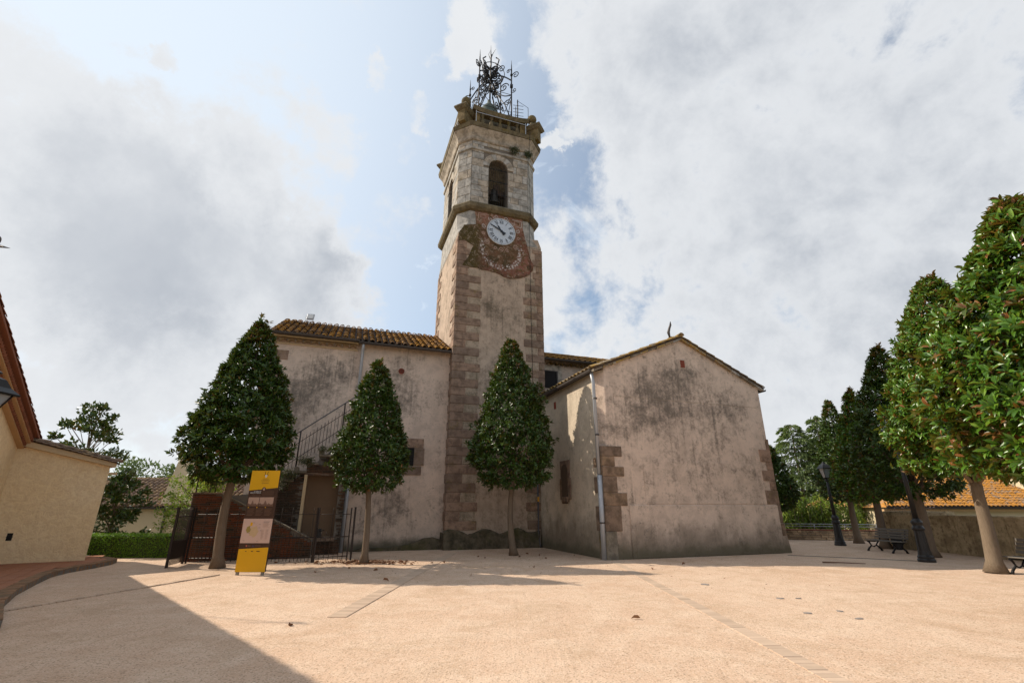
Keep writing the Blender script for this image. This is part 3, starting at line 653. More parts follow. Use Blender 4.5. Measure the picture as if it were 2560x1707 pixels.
for (cx, cz, r, a, tn) in [(1.75, 15.97, .15, 3.3, 1.4), (2.32, 15.97, .15, -.1, -1.4), (1.45, 15.78, .12, 2.2, 1.2), (2.66, 15.74, .12, .9, -1.2), (2.95, 15.35, .13, 1.5, -1.3), (1.12, 15.3, .13, 1.6, 1.3), (1.3, 14.42, .14, 4, 1.3), (2.85, 14.4, .14, 5.4, -1.3), (2.04, 14.12, .14, 4.6, 1.3), (1.72, 14.15, .1, 3.6, 1.2), (2.38, 14.12, .1, 5.8, -1.2), (3.0, 14.9, .1, 0, 1.2), (1.08, 14.85, .1, 3, -1.2)]:
    strip_path(spiral2(cx, cz, r, .03, a, tn), .035, 'painted_scroll', 'ornament_white' if cz > 15 else 'ornament_pink')
# clock
CX, CZ, CR = 2.04, 15.13, .76
def disc(name, r, y0, y1, m, par, n=48, c=(CX, CZ)):
    b = B(); b.prism([(c[0] + r * math.cos(2 * PI * i / n), c[1] + r * math.sin(2 * PI * i / n)) for i in range(n)], y0 - y1, (0, y1, 0)); return b.build(name, m, par)
clock = disc('clock', CR, -.10, -.03, 'clock_paint', CH)
b = B(); b.tube([(CX + (CR + .015) * math.cos(2 * PI * i / 48), -.085, CZ + (CR + .015) * math.sin(2 * PI * i / 48)) for i in range(49)], .022, 6, cap=False); b.build('rim', 'limestone', clock)
b = B()
for i in range(60):
    a = 2 * PI * i / 60; s = .014 if i % 5 else .022; x, z = CX + .705 * math.sin(a), CZ + .705 * math.cos(a); b.box(x - s, x + s, -.108, -.1, z - s, z + s)
b.build('minute_marks', 'clock_ink', clock)
ROM = ['XII', 'I', 'II', 'III', 'IIII', 'V', 'VI', 'VII', 'VIII', 'IX', 'X', 'XI']
for i, s in enumerate(ROM):
    a = 2 * PI * i / 12; rm = .555; W = {'I': .055, 'V': .115, 'X': .115}; tot = sum(W[q] for q in s); x = -tot / 2; b = B()
    def stroke(x0, z0, x1, z1, w):
        e = Vector((math.sin(a), math.cos(a))); t_ = Vector((math.cos(a), -math.sin(a))); C = Vector((CX, CZ)) + e * rm
        p0 = C + t_ * x0 + e * z0; p1 = C + t_ * x1 + e * z1; d = (p1 - p0).normalized(); n_ = Vector((-d.y, d.x)) * w / 2
        b.prism([tuple(p0 - n_), tuple(p1 - n_), tuple(p1 + n_), tuple(p0 + n_)], -.008, (0, -.101, 0))
    hh = .095
    for q in s:
        w = W[q]
        if q == 'I': stroke(x + w / 2, -hh, x + w / 2, hh, .026)
        elif q == 'V': stroke(x + .02, hh, x + w / 2, -hh, .03); stroke(x + w - .015, hh, x + w / 2, -hh, .014)
        else: stroke(x + .015, hh, x + w - .02, -hh, .03); stroke(x + .015, -hh, x + w - .015, hh, .014)
        x += w
    b.build('numeral', 'clock_ink', clock)
def hand(ang, L, w, y):
    b = B(); e = Vector((math.sin(ang), math.cos(ang))); t_ = Vector((e.y, -e.x)); C = Vector((CX, CZ))
    b.prism([tuple(C - e * .24 - t_ * w * 1.1), tuple(C - t_ * w * .35), tuple(C + e * L * .55 - t_ * w * .75), tuple(C + e * L), tuple(C + e * L * .55 + t_ * w * .75), tuple(C + t_ * w * .35), tuple(C - e * .24 + t_ * w * 1.1)], -.015, (0, y, 0))
    b.build('hand', 'clock_ink', clock)
hand(rad(-62), .66, .048, -.135); hand(rad(-34), .44, .055, -.12)
disc('hub', .06, -.16, -.1, 'clock_ink', clock, 16)
# string course below the belfry
def band(name, prof, m, cc=c, par=CH):
    b = B(); b.loft([octo(z, e, cc) for z, e in prof]); return b.build(name, m, par)
band('string_course', [(16.12, .0), (16.16, .14), (16.28, .24), (16.46, .26), (16.56, .20), (16.62, .0)], 'mossy_stone')
# belfry: eight walls with arched openings in the four main faces
def arch_wall(w, z0, z1, xo, xw, zb, zs, t, M, seg=10):
    b = B(); b.M = M; r = xw / 2; cx = xo + r
    arc = [(cx - r * math.cos(PI * i / seg), zs + r * math.sin(PI * i / seg)) for i in range(seg + 1)]
    for y, rev in ((0, 0), (t, 1)):
        def q(*p): p = [(x, y, z) for x, z in p]; b.add(p if not rev else p[::-1], [tuple(range(len(p)))])
        q((0, z0), (xo, z0), (xo, z1), (0, z1)); q((xo + xw, z0), (w, z0), (w, z1), (xo + xw, z1)); q((xo, z0), (xo + xw, z0), (xo + xw, zb), (xo, zb))
        for i in range(seg):
            (xa, za), (xb, zb_) = arc[i], arc[i + 1]; q((xa, za), (xb, zb_), (xb, z1), (xa, z1))
    loop = [(xo, zb), (xo, zs)] + arc[1:-1] + [(xo + xw, zs), (xo + xw, zb)]
    for i in range(len(loop)):
        (xa, za), (xb, zb_) = loop[i], loop[(i + 1) % len(loop)]; b.add([(xa, 0, za), (xb, 0, zb_), (xb, t, zb_), (xa, t, za)], [(0, 1, 2, 3)])
    return b
Z0, Z1 = 16.55, 20.95
O8 = octo(0); BEL = []
bel = B(); bel.loft([octo(Z0 - .1, -.45), octo(Z0, -.45)]); belfry = bel.build('belfry', 'mortar', CH)
b = B(); b.loft([octo(Z1 - .15, -.3), octo(Z1, -.3)]); b.build('belfry_ceiling', 'mortar', belfry)
for k in range(8):
    A = Vector(O8[k]); E_ = Vector(O8[(k + 1) % 8]); U = (E_ - A).normalized(); w = (E_ - A).length; N = Vector((U.y, -U.x, 0))
    M = Matrix(((U.x, -N.x, 0, A.x), (U.y, -N.y, 0, A.y), (0, 0, 1, 0), (0, 0, 0, 1)))
    main = k % 2 == 0; ow = 1.08; xo = (w - ow) / 2 - (.10 if k == 0 else 0)
    if main:
        bb = arch_wall(w, Z0, Z1, xo, ow, 16.72, 19.12, .5, M); bb.build('belfry_wall', 'mortar', belfry)
    else:
        bb = B(); bb.M = M; bb.box(0, w, 0, .4, Z0, Z1); bb.build('belfry_wall', 'mortar', belfry)
    if k in (3, 4, 5): continue
    z = Z0 + .06; row = 0
    while z < Z1 - .05:
        h = random.choice((.36, .42, .47, .52)); z2 = min(z + h, Z1 + .02)
        if Z1 - z2 < .2: z2 = Z1 + .02
        x = 0.; first = True
        while x < w - .01:
            wd = random.uniform(.32, .85); x2 = min(x + wd, w)
            if w - x2 < .22: x2 = w
            a0, a1 = x, x2
            segs = [(a0, a1)]
            if main:
                inner = lambda zz: (xo - .02, xo + ow + .02) if zz < 19.12 else (xo - .30, xo + ow + .30)
                if z2 > 16.72 and z < 20.05:
                    lo, hi = (inner(z2 if z2 > 19.2 else z)); lo = max(lo, 0)
                    segs = []
                    if a0 < lo: segs.append((a0, min(a1, lo)))
                    if a1 > hi: segs.append((max(a0, hi), a1))
            for (s0, s1) in segs:
                if s1 - s0 < .05: continue
                face_block('ashlar_block', A, U, N, s0 + (.0 if s0 > .01 else .002), s1 - (.0 if s1 < w - .01 else .002), z, z2, .035, random.choice(('limestone', 'limestone', 'limestone', 'limestone_warm')), belfry, jit=.004)
            x = x2
        z = z2; row += 1
    if main:
        cx = xo + ow / 2; nv = 9
        for i in range(nv):   # voussoirs
            a0, a1 = PI * i / nv, PI * (i + 1) / nv; r0, r1 = ow / 2 + .0, ow / 2 + .36
            pl = [(cx - r0 * math.cos(a0 + .01), 19.12 + r0 * math.sin(a0 + .01)), (cx - r0 * math.cos(a1 - .01), 19.12 + r0 * math.sin(a1 - .01)), (cx - r1 * math.cos(a1 - .01), 19.12 + r1 * math.sin(a1 - .01)), (cx - r1 * math.cos(a0 + .01), 19.12 + r1 * math.sin(a0 + .01))]
            bb = B(); bb.prism(pl, -.095, A + N * -.05, U, (0, 0, 1), -N); bb.build('voussoir', 'limestone_warm' if i % 3 else 'limestone', belfry)
    if k in (0, 6):   # wire grille
        bb = B(); bb.M = M
        for i in range(9): xx = xo + ow * (i + .5) / 9; bb.box(xx - .006, xx + .006, .10, .112, 16.72, 19.12 + math.sqrt(max(0, (ow / 2) ** 2 - (xx - xo - ow / 2) ** 2)))
        for zz in (17.5, 18.3, 19.1): bb.box(xo, xo + ow, .10, .125, zz, zz + .025)
        bb.build('wire_grille', 'iron_black', belfry)
b = B(); b.lathe([(.02, 1.0), (.14, .98), (.20, .85), (.24, .45), (.34, .12), (.42, 0), (.40, -.02), (.3, .05)], (1.92, .95, 17.42), 20); bell = b.build('bell', 'bell_bronze', CH, smooth=True)
b = B(); b.box(1.3, 2.8, .88, 1.12, 18.05, 18.35); b.box(1.9, 2.2, .9, 1.1, 18.3, 18.75); b.box(1.25,1.35,.8,1.2,17.0,18.4); b.box(2.75,2.85,.8,1.2,17.0,18.4); b.build('bell_yoke', 'bark_dark', bell)
# thin ledge, cove and cornice
band('ledge', [(20.00, .0), (20.03, .10), (20.14, .12), (20.17, .0)], 'limestone')
band('cornice_cove', [(20.62, .03), (20.64, .10), (20.72, .14), (20.84, .15), (20.98, .20), (21.12, .29), (21.22, .36), (21.28, .39), (21.30, .30)], 'limestone_warm')
band('cornice_slab', [(21.28, .30), (21.30, .42), (21.40, .44), (21.54, .47), (21.58, .38), (21.64, .1)], 'mossy_stone')
# parapet: posts on the diagonals, balustrade bars and coping
b = B(); b.loft([octo(21.60, .10), octo(21.74, .10)]); b.build('parapet_base', 'lichen_post', CH)
b = B(); b.loft([octo(21.5, -.62), octo(23.4, -.62)]); b.build('dark_backing', 'damp_plinth', CH)  # added to darken the gaps between balusters; borrows the plinth colour
for (kx, ky) in ((0, 0), (1, 0), (0, 1), (1, 1)):
    cx_ = (XL + .16) if kx == 0 else (XO - .16); cy_ = .16 if ky == 0 else TD - .16
    M = Matrix.Translation((cx_, cy_, 0)) @ Matrix.Rotation(rad(45) * (1 if kx == ky else -1), 4, 'Z')
    b = B(); b.M = M; b.bbox(-.46, .46, -.22, .22, 21.6, 22.36, .02); post = b.build('parapet_post', 'lichen_post', CH)
    b = B(); b.M = M; b.loft([[(x * q, y * p, z) for x, y in ((-1, -1), (1, -1), (1, 1), (-1, 1))] for q, p, z in ((.46, .22, 22.34), (.54, .30, 22.40), (.64, .40, 22.56), (.62, .38, 22.66), (.3, .22, 22.80))]); b.build('post_cap', 'mossy_stone', post)
    b = B(); b.ball((cx_, cy_, 23.34), .28, 16, 10); b.lathe([(.2, 22.74), (.14, 22.9), (.13, 23.1)], (cx_, cy_, 0), 12); b.build('stone_ball', 'mossy_stone', post, smooth=True)
for k in (0, 2, 4, 6):
    A = Vector(O8[k]); E_ = Vector(O8[(k + 1) % 8]); U = (E_ - A).normalized(); w = (E_ - A).length; N = Vector((U.y, -U.x, 0))
    M = Matrix(((U.x, -N.x, 0, A.x), (U.y, -N.y, 0, A.y), (0, 0, 1, 0), (0, 0, 0, 1)))
    b = B(); b.M = M; sag = [(-.05 + (w + .1) * i / 10, .16 * (abs(i - 5) / 5) ** 3) for i in range(11)]
    for (xa, sa), (xb, sb) in zip(sag[:-1], sag[1:]):
        b.add([(xa, -.12, 22.60 + sa), (xb, -.12, 22.60 + sb), (xb, .3, 22.60 + sb), (xa, .3, 22.60 + sa), (xa, -.18, 22.86 + sa), (xb, -.18, 22.86 + sb), (xb, .34, 22.86 + sb), (xa, .34, 22.86 + sa)], [(0, 3, 2, 1), (4, 5, 6, 7), (0, 1, 5, 4), (2, 3, 7, 6), (1, 2, 6, 5), (3, 0, 4, 7)])
    cop = b.build('parapet_coping', 'mossy_stone', CH)
    for i in range(5):
        b = B(); x = .55 + (w - 1.1) * i / 4; p = A + U * x - N * .1
        b.lathe([(.11, 21.72), (.11, 21.80), (.06, 21.86), (.13, 22.06), (.12, 22.2), (.055, 22.4), (.12, 22.52), (.12, 22.62)], (p.x, p.y, 0), 10); b.build('baluster', 'mossy_stone', cop, smooth=True)
    b = B(); b.M = M; b.box(.10, .14, -.17, -.13, 21.6, 22.62); b.box(w - .14, w - .10, -.17, -.13, 21.6, 22.62); b.box(.14, w - .14, -.165, -.135, 22.5, 22.535); b.build('guard_rail', 'pipe_metal', cop)
    b = B(); b.M = M; b.box(.1, .40, .02, .26, 21.7, 22.6); b.box(w - .40, w - .1, .02, .26, 21.7, 22.6); b.build('parapet_pier', 'lichen_post', cop)
b = B(); b.lathe([(1.3, 21.9), (1.25, 23.2), (1.0, 24.3), (.72, 24.9), (.55, 25.1), (.58, 25.35), (.50, 25.6), (.32, 25.85), (.14, 26.0), (.12, 26.3), (.03, 26.45)], (1.95, 2.4, 0), 20); b.build('lantern_dome', 'copper_green', CH, smooth=True)
b = B(); b.lathe([(.1, .5), (.18, .48), (.26, .2), (.38, .02), (.42, -.05), (.36, -.05)], (2.0, 1.7, 23.6), 16); b.build('small_bell', 'bell_bronze', CH, smooth=True)
# wrought-iron crown
IC = Vector((2.0, 2.4, 0)); crown = empty('iron_crown', (0, 0, 0)); crown.parent = CH
def spiral3(c, ux, uz, r0, r1, a0, turns, n=20):
    c, ux, uz = Vector(c), Vector(ux).normalized(), Vector(uz)
    return [c + ux * ((r0 + (r1 - r0) * i / n) * math.cos(a0 + turns * 2 * PI * i / n)) + uz * ((r0 + (r1 - r0) * i / n) * math.sin(a0 + turns * 2 * PI * i / n)) for i in range(n + 1)]
def iron(name, pts, r=.022, n=5): return tube_obj(name, pts, r * 1.3, 'iron_cage', crown, n)
posts = [((.95, 1.2), 29.0), ((3.05, 1.2), 28.9), ((3.1, 3.6), 30.0), ((.95, 3.6), 29.0)]
UZ = (0, 0, 1)
for (px, py), zt_ in posts:
    tube_obj('upright', [(px, py, 22.0), (px, py, zt_ - .9)], .045, 'iron_cage', crown, 6); tube_obj('spike', [(px, py, zt_ - .9), (px, py, zt_)], .045, 'iron_cage', crown, 6, r2=.008)
    d = Vector((IC.x - px, IC.y - py, 0)); R_ = d.length; d.normalize(); p = Vector((px, py, 0))
    iron('arch_bar', [p + d * (R_ * t) + Vector((0, 0, 27.2 + 1.0 * math.sin(t * PI * .62) )) for t in [i / 10 for i in range(11)]], .035)
    iron('arch_bar', [p + d * (R_ * t) + Vector((0, 0, 26.0 + 1.9 * t - .5 * math.sin(t * PI))) for t in [i / 10 for i in range(11)]], .026)
    iron('brace', [p + Vector((0, 0, 24.0)), p + d * .5 + Vector((0, 0, 25.5)), p + d * R_ * .8 + Vector((0, 0, 27.0))], .025)
    iron('scroll', spiral3(p - d * .02 + Vector((0, 0, 27.5)) - d * .28, d, UZ, .28, .05, 0, 1.4), .022)
    iron('scroll', spiral3(p + d * .55 + Vector((0, 0, 26.9)), d, UZ, .34, .05, PI, -1.6), .026)
    iron('scroll', spiral3(p + d * 1.0 + Vector((0, 0, 27.7)), d, UZ, .42, .06, PI / 2, 1.7), .030)
    iron('scroll', spiral3(p - d * .18 + Vector((0, 0, 26.3)), d, UZ, .18, .03, 0, -1.4), .018)
    iron('scroll', spiral3(p + d * .30 + Vector((0, 0, 25.6)), d, UZ, .24, .04, PI, 1.5), .02)
    iron('scroll', spiral3(p + d * .75 + Vector((0, 0, 28.6)), d, UZ, .30, .04, 0, 1.5), .024)
    iron('scroll', spiral3(p + d * .22 + Vector((0, 0, 28.1)), d, UZ, .16, .03, PI, -1.4), .018)
    iron('collar', [p + Vector((0, 0, 26.6)), p + Vector((0, 0, 26.85))], .075, 6)
    iron('collar', [p + Vector((0, 0, 27.6)), p + Vector((0, 0, 27.72))], .065, 6)
for za in (24.6, 26.0):
    q = [Vector((px, py, za)) for (px, py), _ in posts]
    for i in range(4): iron('tie_bar', [q[i], q[(i + 1) % 4]], .016, 4)
for i in range(4):
    (ax, ay), _ = posts[i]; (bx_, by_), _ = posts[(i + 1) % 4]
    iron('cross_brace', [(ax, ay, 23.2), (bx_, by_, 25.8)], .018, 4); iron('cross_brace', [(bx_, by_, 23.2), (ax, ay, 25.8)], .018, 4)
tube_obj('spire', [IC + Vector((0, 0, 26.4)), IC + Vector((0, 0, 30.6))], .05, 'iron_cage', crown, 6, r2=.03)
tube_obj('spire_tip', [IC + Vector((0, 0, 30.6)), IC + Vector((0, 0, 31.25))], .03, 'iron_cage', crown, 5, r2=.004)
tube_obj('spire_tip', [IC + Vector((0, 0, 30.0)), IC + Vector((.14, 0, 30.5)), IC + Vector((.34, 0, 31.0))], .04, 'iron_cage', crown, 5, r2=.006)
tube_obj('spire_tip', [IC + Vector((0, 0, 29.9)), IC + Vector((-.16, 0, 30.3)), IC + Vector((-.05, 0, 30.7))], .03, 'iron_cage', crown, 5, r2=.006)
iron('ring', [IC + Vector((.2 + .78 * math.cos(2 * PI * i / 32), 0, 28.95 + .78 * math.sin(2 * PI * i / 32))) for i in range(33)], .02)
iron('ring', [IC + Vector((.25 + .60 * math.cos(2 * PI * i / 32), .2, 28.7 + .60 * math.sin(2 * PI * i / 32))) for i in range(33)], .03)
for k in range(6):
    a = k * PI / 3 + .3; d = Vector((math.cos(a), math.sin(a), 0))
    iron('scroll', spiral3(IC + d * .38 + Vector((0, 0, 28.0 + .12 * (k % 3))), d, UZ, .38, .05, PI, 1.8), .032)
    iron('scroll', spiral3(IC + d * .30 + Vector((0, 0, 28.9)), d, UZ, .30, .05, PI, -1.7), .034)
    iron('scroll', spiral3(IC + d * .30 + Vector((0, 0, 27.2)), d, UZ, .30, .05, 0, 1.6), .026)
    iron('leaf_spray', [IC + d * .08 + Vector((0, 0, 28.4)), IC + d * .42 + Vector((0, 0, 28.9)), IC + d * .62 + Vector((0, 0, 29.6)), IC + d * .40 + Vector((0, 0, 29.9))], .035)
iron('scroll', spiral3(IC + Vector((.25, -.1, 28.55)), (1, 0, 0), UZ, .26, .03, .6, 1.6), .022)
# aerial and lights right of the crown
iron('aerial_mast', [(3.35, .9, 22.3), (3.35, .9, 25.4)], .03); iron('aerial_mast', [(3.15, .7, 22.3), (3.15, .7, 24.6)], .02)
for i in range(6): iron('aerial_rod', [(3.05, .9, 23.6 + i * .26), (3.65, .7, 23.5 + i * .26)], .014, 4)
iron('aerial_frame', [(3.4, .9, 25.3), (4.0, .8, 24.9), (4.0, .8, 23.0), (3.3, .9, 23.2)], .013, 4)
b = B(); b.ball((3.2, .7, 23.3), .11, 10, 6); b.build('aerial_ball', 'white_panel', crown)
# shrubs on the belfry
for (x, z, r, lb) in ((2.75, 20.45, .30, 'bushy weed rooted in the belfry ledge near its middle'), (3.55, 20.42, .24, 'smaller bushy weed rooted at the right end of the belfry ledge')):
    P = rand_dirs(420) * RNG.uniform(.3, 1, (420, 1)) * np.array([r * 1.2, r * .7, r]) + np.array([x, -.20, z]); Q = CH.matrix_world
    R0 = Matrix.Translation(P0) @ Matrix.Rotation(rad(19.5), 4, 'Z'); P = np.array([tuple(R0 @ Vector(p)) for p in P])
    o = leaf_cloud('wall_weed', P, .10, 'tuft_leaf', width=.25); tag(o, lb, 'plant')
# lightning cable down the tower
tube_obj('lightning_cable', [(3.55, -.55, 21.7), (3.6, -.30, 20.9), (3.6, -.09, 20), (3.62, -.30, 16.5), (3.62, -.08, 15.9), (3.66, -.06, 10), (3.7, -.06, 7.2)], .011, 'iron_black', CH, 4)

# ---------------- left wing
WD = .65
b = B(); b.box(-7.85, -4.3, WD, 6.5, -.2, 8.56); wing = b.build('wing_wall', 'plaster_wing', CH)
b = B(); b.box(-4.3, XL, WD - .06, 6.5, -.2, 8.54); b.build('wing_wall', 'plaster_wing', CH)
EZ = 8.46; sl = .50; L = 4.3; vl = math.hypot(1, sl)
tiled_roof(CH, (-7.95, .25, EZ), (1, 0, 0), (0, 1 / vl, sl / vl), 27, 11, .288, L * vl / 11, 'tile_lichen', n_parts=297)
for i in range(11):   # eave corbel tiles under the left gutter
    b = B(); x = -7.65 + i * .31; b.M = Matrix.Translation((x, WD - .02, 8.20))
    vs, fs = tile_mesh('t', .34, .14, .14, .02); b.M = Matrix.Translation((x, WD + .05, 8.19)) @ Matrix.Rotation(PI, 4, 'Z'); b.add(vs, fs); b.build('corbel_tile', 'slab_paint', CH, smooth=True)
b = B(); b.box(-7.9, -4.33, WD - .30, WD + .02, 8.37, 8.42); b.box(-7.86, -4.33, WD - .05, WD + .02, 8.12, 8.17); b.build('eave_board', 'slab_paint', CH)
def gutter(p0, p1, r, m, par, name='gutter'):
    b = B(); p0, p1 = Vector(p0), Vector(p1); d = (p1 - p0).normalized(); s = d.cross(Vector((0, 0, 1))); n = 8; vs = []
    for p in (p0, p1):
        for rr in (r, r - .012):
            for k in range(n + 1): a = PI * k / n; vs.append(tuple(p + s * (math.cos(a) * rr) - Vector((0, 0, math.sin(a) * rr))))
    q = n + 1; fs = []
    for k in range(n): fs += [(k, k + 1, 2 * q + k + 1, 2 * q + k), (q + k + 1, q + k, 3 * q + k, 3 * q + k + 1), (k, k + 1, q + k + 1, q + k), (2 * q + k + 1, 2 * q + k, 3 * q + k, 3 * q + k + 1)]
    b.add(vs, fs); return b.build(name, m, par, smooth=True)
gutter((-7.98, .20, 8.50), (-4.30, .20, 8.50), .095, 'gutter_metal', CH); gutter((-4.34, .18, 8.42), (-.12, .18, 8.42), .095, 'gutter_metal', CH)
tube_obj('downpipe', [(-4.14, .22, 8.36), (-4.14, .42, 8.1), (-4.14, .50, 7.9), (-4.14, .50, 3.6)], .062, 'pipe_metal', CH, 10)
tube_obj('downpipe', [(-4.14, .28, 3.3), (-4.16, .2, .0)], .085, 'pipe_metal', CH, 10)
tube_obj('downpipe', [(-7.95, .2, 8.42), (-7.93, .5, 8.0), (-7.92, .60, 7.4), (-7.92, .6, 2.6)], .055, 'pipe_metal', CH, 10)
for (x0, x1, z0, z1) in ((-7.87, -7.08, 7.42, 7.86), (-7.87, -7.30, 6.55, 7.0), (-7.87, -7.4, 5.7, 6.1)):
    face_block('corner_stone', (0, WD, 0), (1, 0, 0), (0, -1, 0), x0, x1, z0, z1, .03, 'granite', wing, b=.03)
# round vent
b = B(); b.lathe([(.17, 0), (.17, .03), (.135, .035)], (0, 0, 0), 24); b.v = [(-2.40 + x, WD - .06 - z, 7.36 + y) for x, y, z in b.v]; vent = b.build('round_vent', 'plaster_nave', CH)
b = B(); b.lathe([(.135, 0), (.135, .045)], (0, 0, 0), 24); b.v = [(-2.40 + x, WD - .06 - z, 7.36 + y) for x, y, z in b.v]; b.build('vent_disc', 'red_clay', vent)
b = B(); [b.box(-2.40 - .1 + .05 * i - .007, -2.40 - .1 + .05 * i + .007, WD - .118, WD - .104, 7.36 - .09, 7.36 + .09) for i in range(5)]; b.build('vent_slots', 'void_dark', vent)
# grilled window with granite surround
b = B(); b.box(-2.30, -1.60, WD - .085, WD - .055, 3.28, 4.02); win = b.build('window', 'void_dark', CH)
for q in ((-2.75, -1.20, 4.02, 4.42), (-1.60, -1.15, 3.30, 4.0), (-2.75, -1.95, 2.92, 3.28), (-1.95, -1.25, 2.90, 3.27), (-2.75, -2.30, 3.3, 4.0)):
    face_block('window_stone', (0, WD - .06, 0), (1, 0, 0), (0, -1, 0), *q, .045, 'granite', win, b=.01)
b = B(); [b.box(-2.28 + i * .085, -2.272 + i * .085, WD - .105, WD - .092, 3.28, 4.02) for i in range(9)]; [b.box(-2.30, -1.60, WD - .112, WD - .100, 3.38 + i * .12, 3.388 + i * .12) for i in range(6)]; b.build('window_grille', 'iron_black', win)
b = B(); b.prism([(-4.0, -.05), (-3.4, .12), (-2.4, .10), (-1.6, .2), (-1.0, .42), (-.6, .46), (-.3, .36), (-.1, .2), (-.1, -.05)], .35, (0, WD - .36, 0)); b.build('footing', 'damp_plinth', CH)

# ---------------- nave behind the tower, right side
b = B(); b.box(4.3, 12.5, 1.0, 9, 3, 8.83); nave = b.build('nave_wall', 'plaster_nave', CH)
b = B(); b.box(4.75, 5.42, .97, 1.02, 7.30, 8.16); nw = b.build('nave_window', 'void_dark', CH)
b = B(); b.box(5.42, 5.48, .93, 1.02, 7.28, 8.20); b.box(4.7, 5.42, .93, 1.02, 8.16, 8.20); b.build('window_frame', 'gutter_metal', nw)
b = B(); b.box(5.5, 5.72, .96, 1.02, 7.0, 8.5); b.box(4.6, 5.7, .96, 1.02, 8.22, 8.5); b.build('window_surround', 'limestone_warm', nw)
sl2 = .46; v2 = math.hypot(1, sl2)
tiled_roof(CH, (4.32, .62, 8.72), (1, 0, 0), (0, 1 / v2, sl2 / v2), 24, 6, .30, .40, 'tile_gold', n_parts=0)
gutter((4.32, .55, 8.74), (12, .55, 8.74), .09, 'gutter_metal', CH)
for i in range(16):
    b = B(); vs, fs = tile_mesh('t', .3, .13, .13, .02); b.M = Matrix.Translation((5.0 + i * .29, 1.0, 8.5)) @ Matrix.Rotation(PI, 4, 'Z'); b.add(vs, fs); b.build('corbel_tile', 'tile_verge', CH, smooth=True)

# ---------------- chapel
CXL, CXR, CY = 4.0, 11.55, -5.6; AP = (7.85, 8.02); EZc = 6.42
slope_l = (AP[1] - EZc) / (AP[0] - CXL); slope_r = (AP[1] - 6.32) / (CXR - AP[0])
b = B()   # body with a set-back upper left corner and a flared foot
def ring(z, xl, xr, ch): return [(xl + ch, CY, z), (xr, CY, z), (xr, 1.0, z), (xl - 0, 1.0, z), (xl - 0, CY + ch * 1.4 + .02, z), (xl + ch * .9, CY + .02 + ch * .05, z)]
b.loft([ring(-.1, 4.0, 11.86, .0), ring(.8, 4.0, 11.70, .0), ring(2.0, 4.0, 11.60, .0), ring(3.55, 4.0, CXR, .0)], cap=False); chap = b.build('chapel_wall', 'plaster_gable', CH)
zs_ = [3.55, EZc]
b = B(); b.loft([ring(3.55, 4.0, CXR, .26), ring(6.3, 4.0, CXR, .26)]); b.build('chapel_wall', 'plaster_gable', CH)
b = B(); b.prism([(CXL + .26, 6.298), (CXR, 6.298), (CXR, 6.32), (AP[0], AP[1]), (CXL + .26, EZc + slope_l * .26)], .35, (0, CY, 0)); b.build('gable_top', 'plaster_gable', CH)
b = B(); b.box(3.985, 4.03, CY + .42, .6, -.1, 6.36); side = b.build('chapel_side_wall', 'plaster_side', CH)
b = B(); b.prism([(CXL, CY + .40), (CXL + .27, CY + .003), (CXL + .27, CY + .45), (CXL, CY + .45)], 2.85, (0, 0, 3.56), (1, 0, 0), (0, 1, 0), (0, 0, 1)); b.build('chapel_side_wall', 'plaster_side', CH)
# raised render panels and joints on the gable
face_block('render_panel', (0, CY, 0), (1, 0, 0), (0, -1, 0), 5.6, 11.05, 1.72, 3.2, .018, 'plaster_gable', chap, b=.004, jit=.002)
face_block('render_panel', (0, CY, 0), (1, 0, 0), (0, -1, 0), 4.9, 11.5, .0, 1.70, .035, 'plaster_gable', chap, b=.015, jit=.002)
b = B(); b.box(4.6, 11.3, CY - .006, CY, 5.45, 5.465); b.build('render_joint', 'plaster_lump', chap)
# gable quoins
z = .85; rows = [(.85, 1.72, .52), (1.72, 2.10, .80), (2.10, 2.62, .44), (2.62, 2.96, .78), (2.96, 3.42 - .3 + .0, .45), (3.12, 3.55, .80)]
rows = [(.86, 1.70, .56), (1.70, 2.12, .82), (2.12, 2.66, .50), (2.66, 3.02, .80), (3.02, 3.12, .45), (3.12, 3.55, .80)]
rows = [(.86, 1.70, .58), (1.70, 2.12, .84), (2.12, 2.60, .50), (2.60, 2.96, .80), (2.96, 3.20, .46), (3.20, 3.56, .78)]
rows = [(.86, 1.66, .58), (1.66, 2.08, .84), (2.08, 2.62, .50), (2.62, 2.95, .80), (2.95, 3.28, .45), (3.28, 3.64, .76)]
for i, (z0, z1, w) in enumerate(rows):
    b = B(); b.bbox(3.96, 4.0 + w, CY - .04, CY + (.30 if w > .7 else .62), z0 + .006, z1 - .006, .014, .005); b.build('quoin', 'granite_dark', chap)
b = B(); b.bbox(3.95, 4.35, CY - .05, CY + .5, -.05, .86, .02); b.build('quoin', 'cap_stone', chap)
for i, (z0, z1, w) in enumerate([(1.30, 1.72, .2), (1.72, 2.24, .62), (2.24, 2.58, .28), (2.58, 2.98, .58), (2.98, 3.3, .28), (3.3, 3.78, .55), (3.78, 4.2, .12)]):
    xe = CXR + (.06 if z0 > 2 else .09)
    face_block('quoin', (0, CY, 0), (1, 0, 0), (0, -1, 0), xe - w - .02, xe, z0, z1, .032, 'granite', chap, b=.012)
for i in range(8):   # quoins on the far side corner edge
    b = B(); b.bbox(CXR - .1 + (.05 if i < 3 else 0), CXR + .07 + (.09 - .03 * i if i < 4 else 0), CY - .02, CY + .4, .6 + .44 * i, 1.03 + .44 * i, .015, .01); b.build('quoin', 'granite_dark', chap)
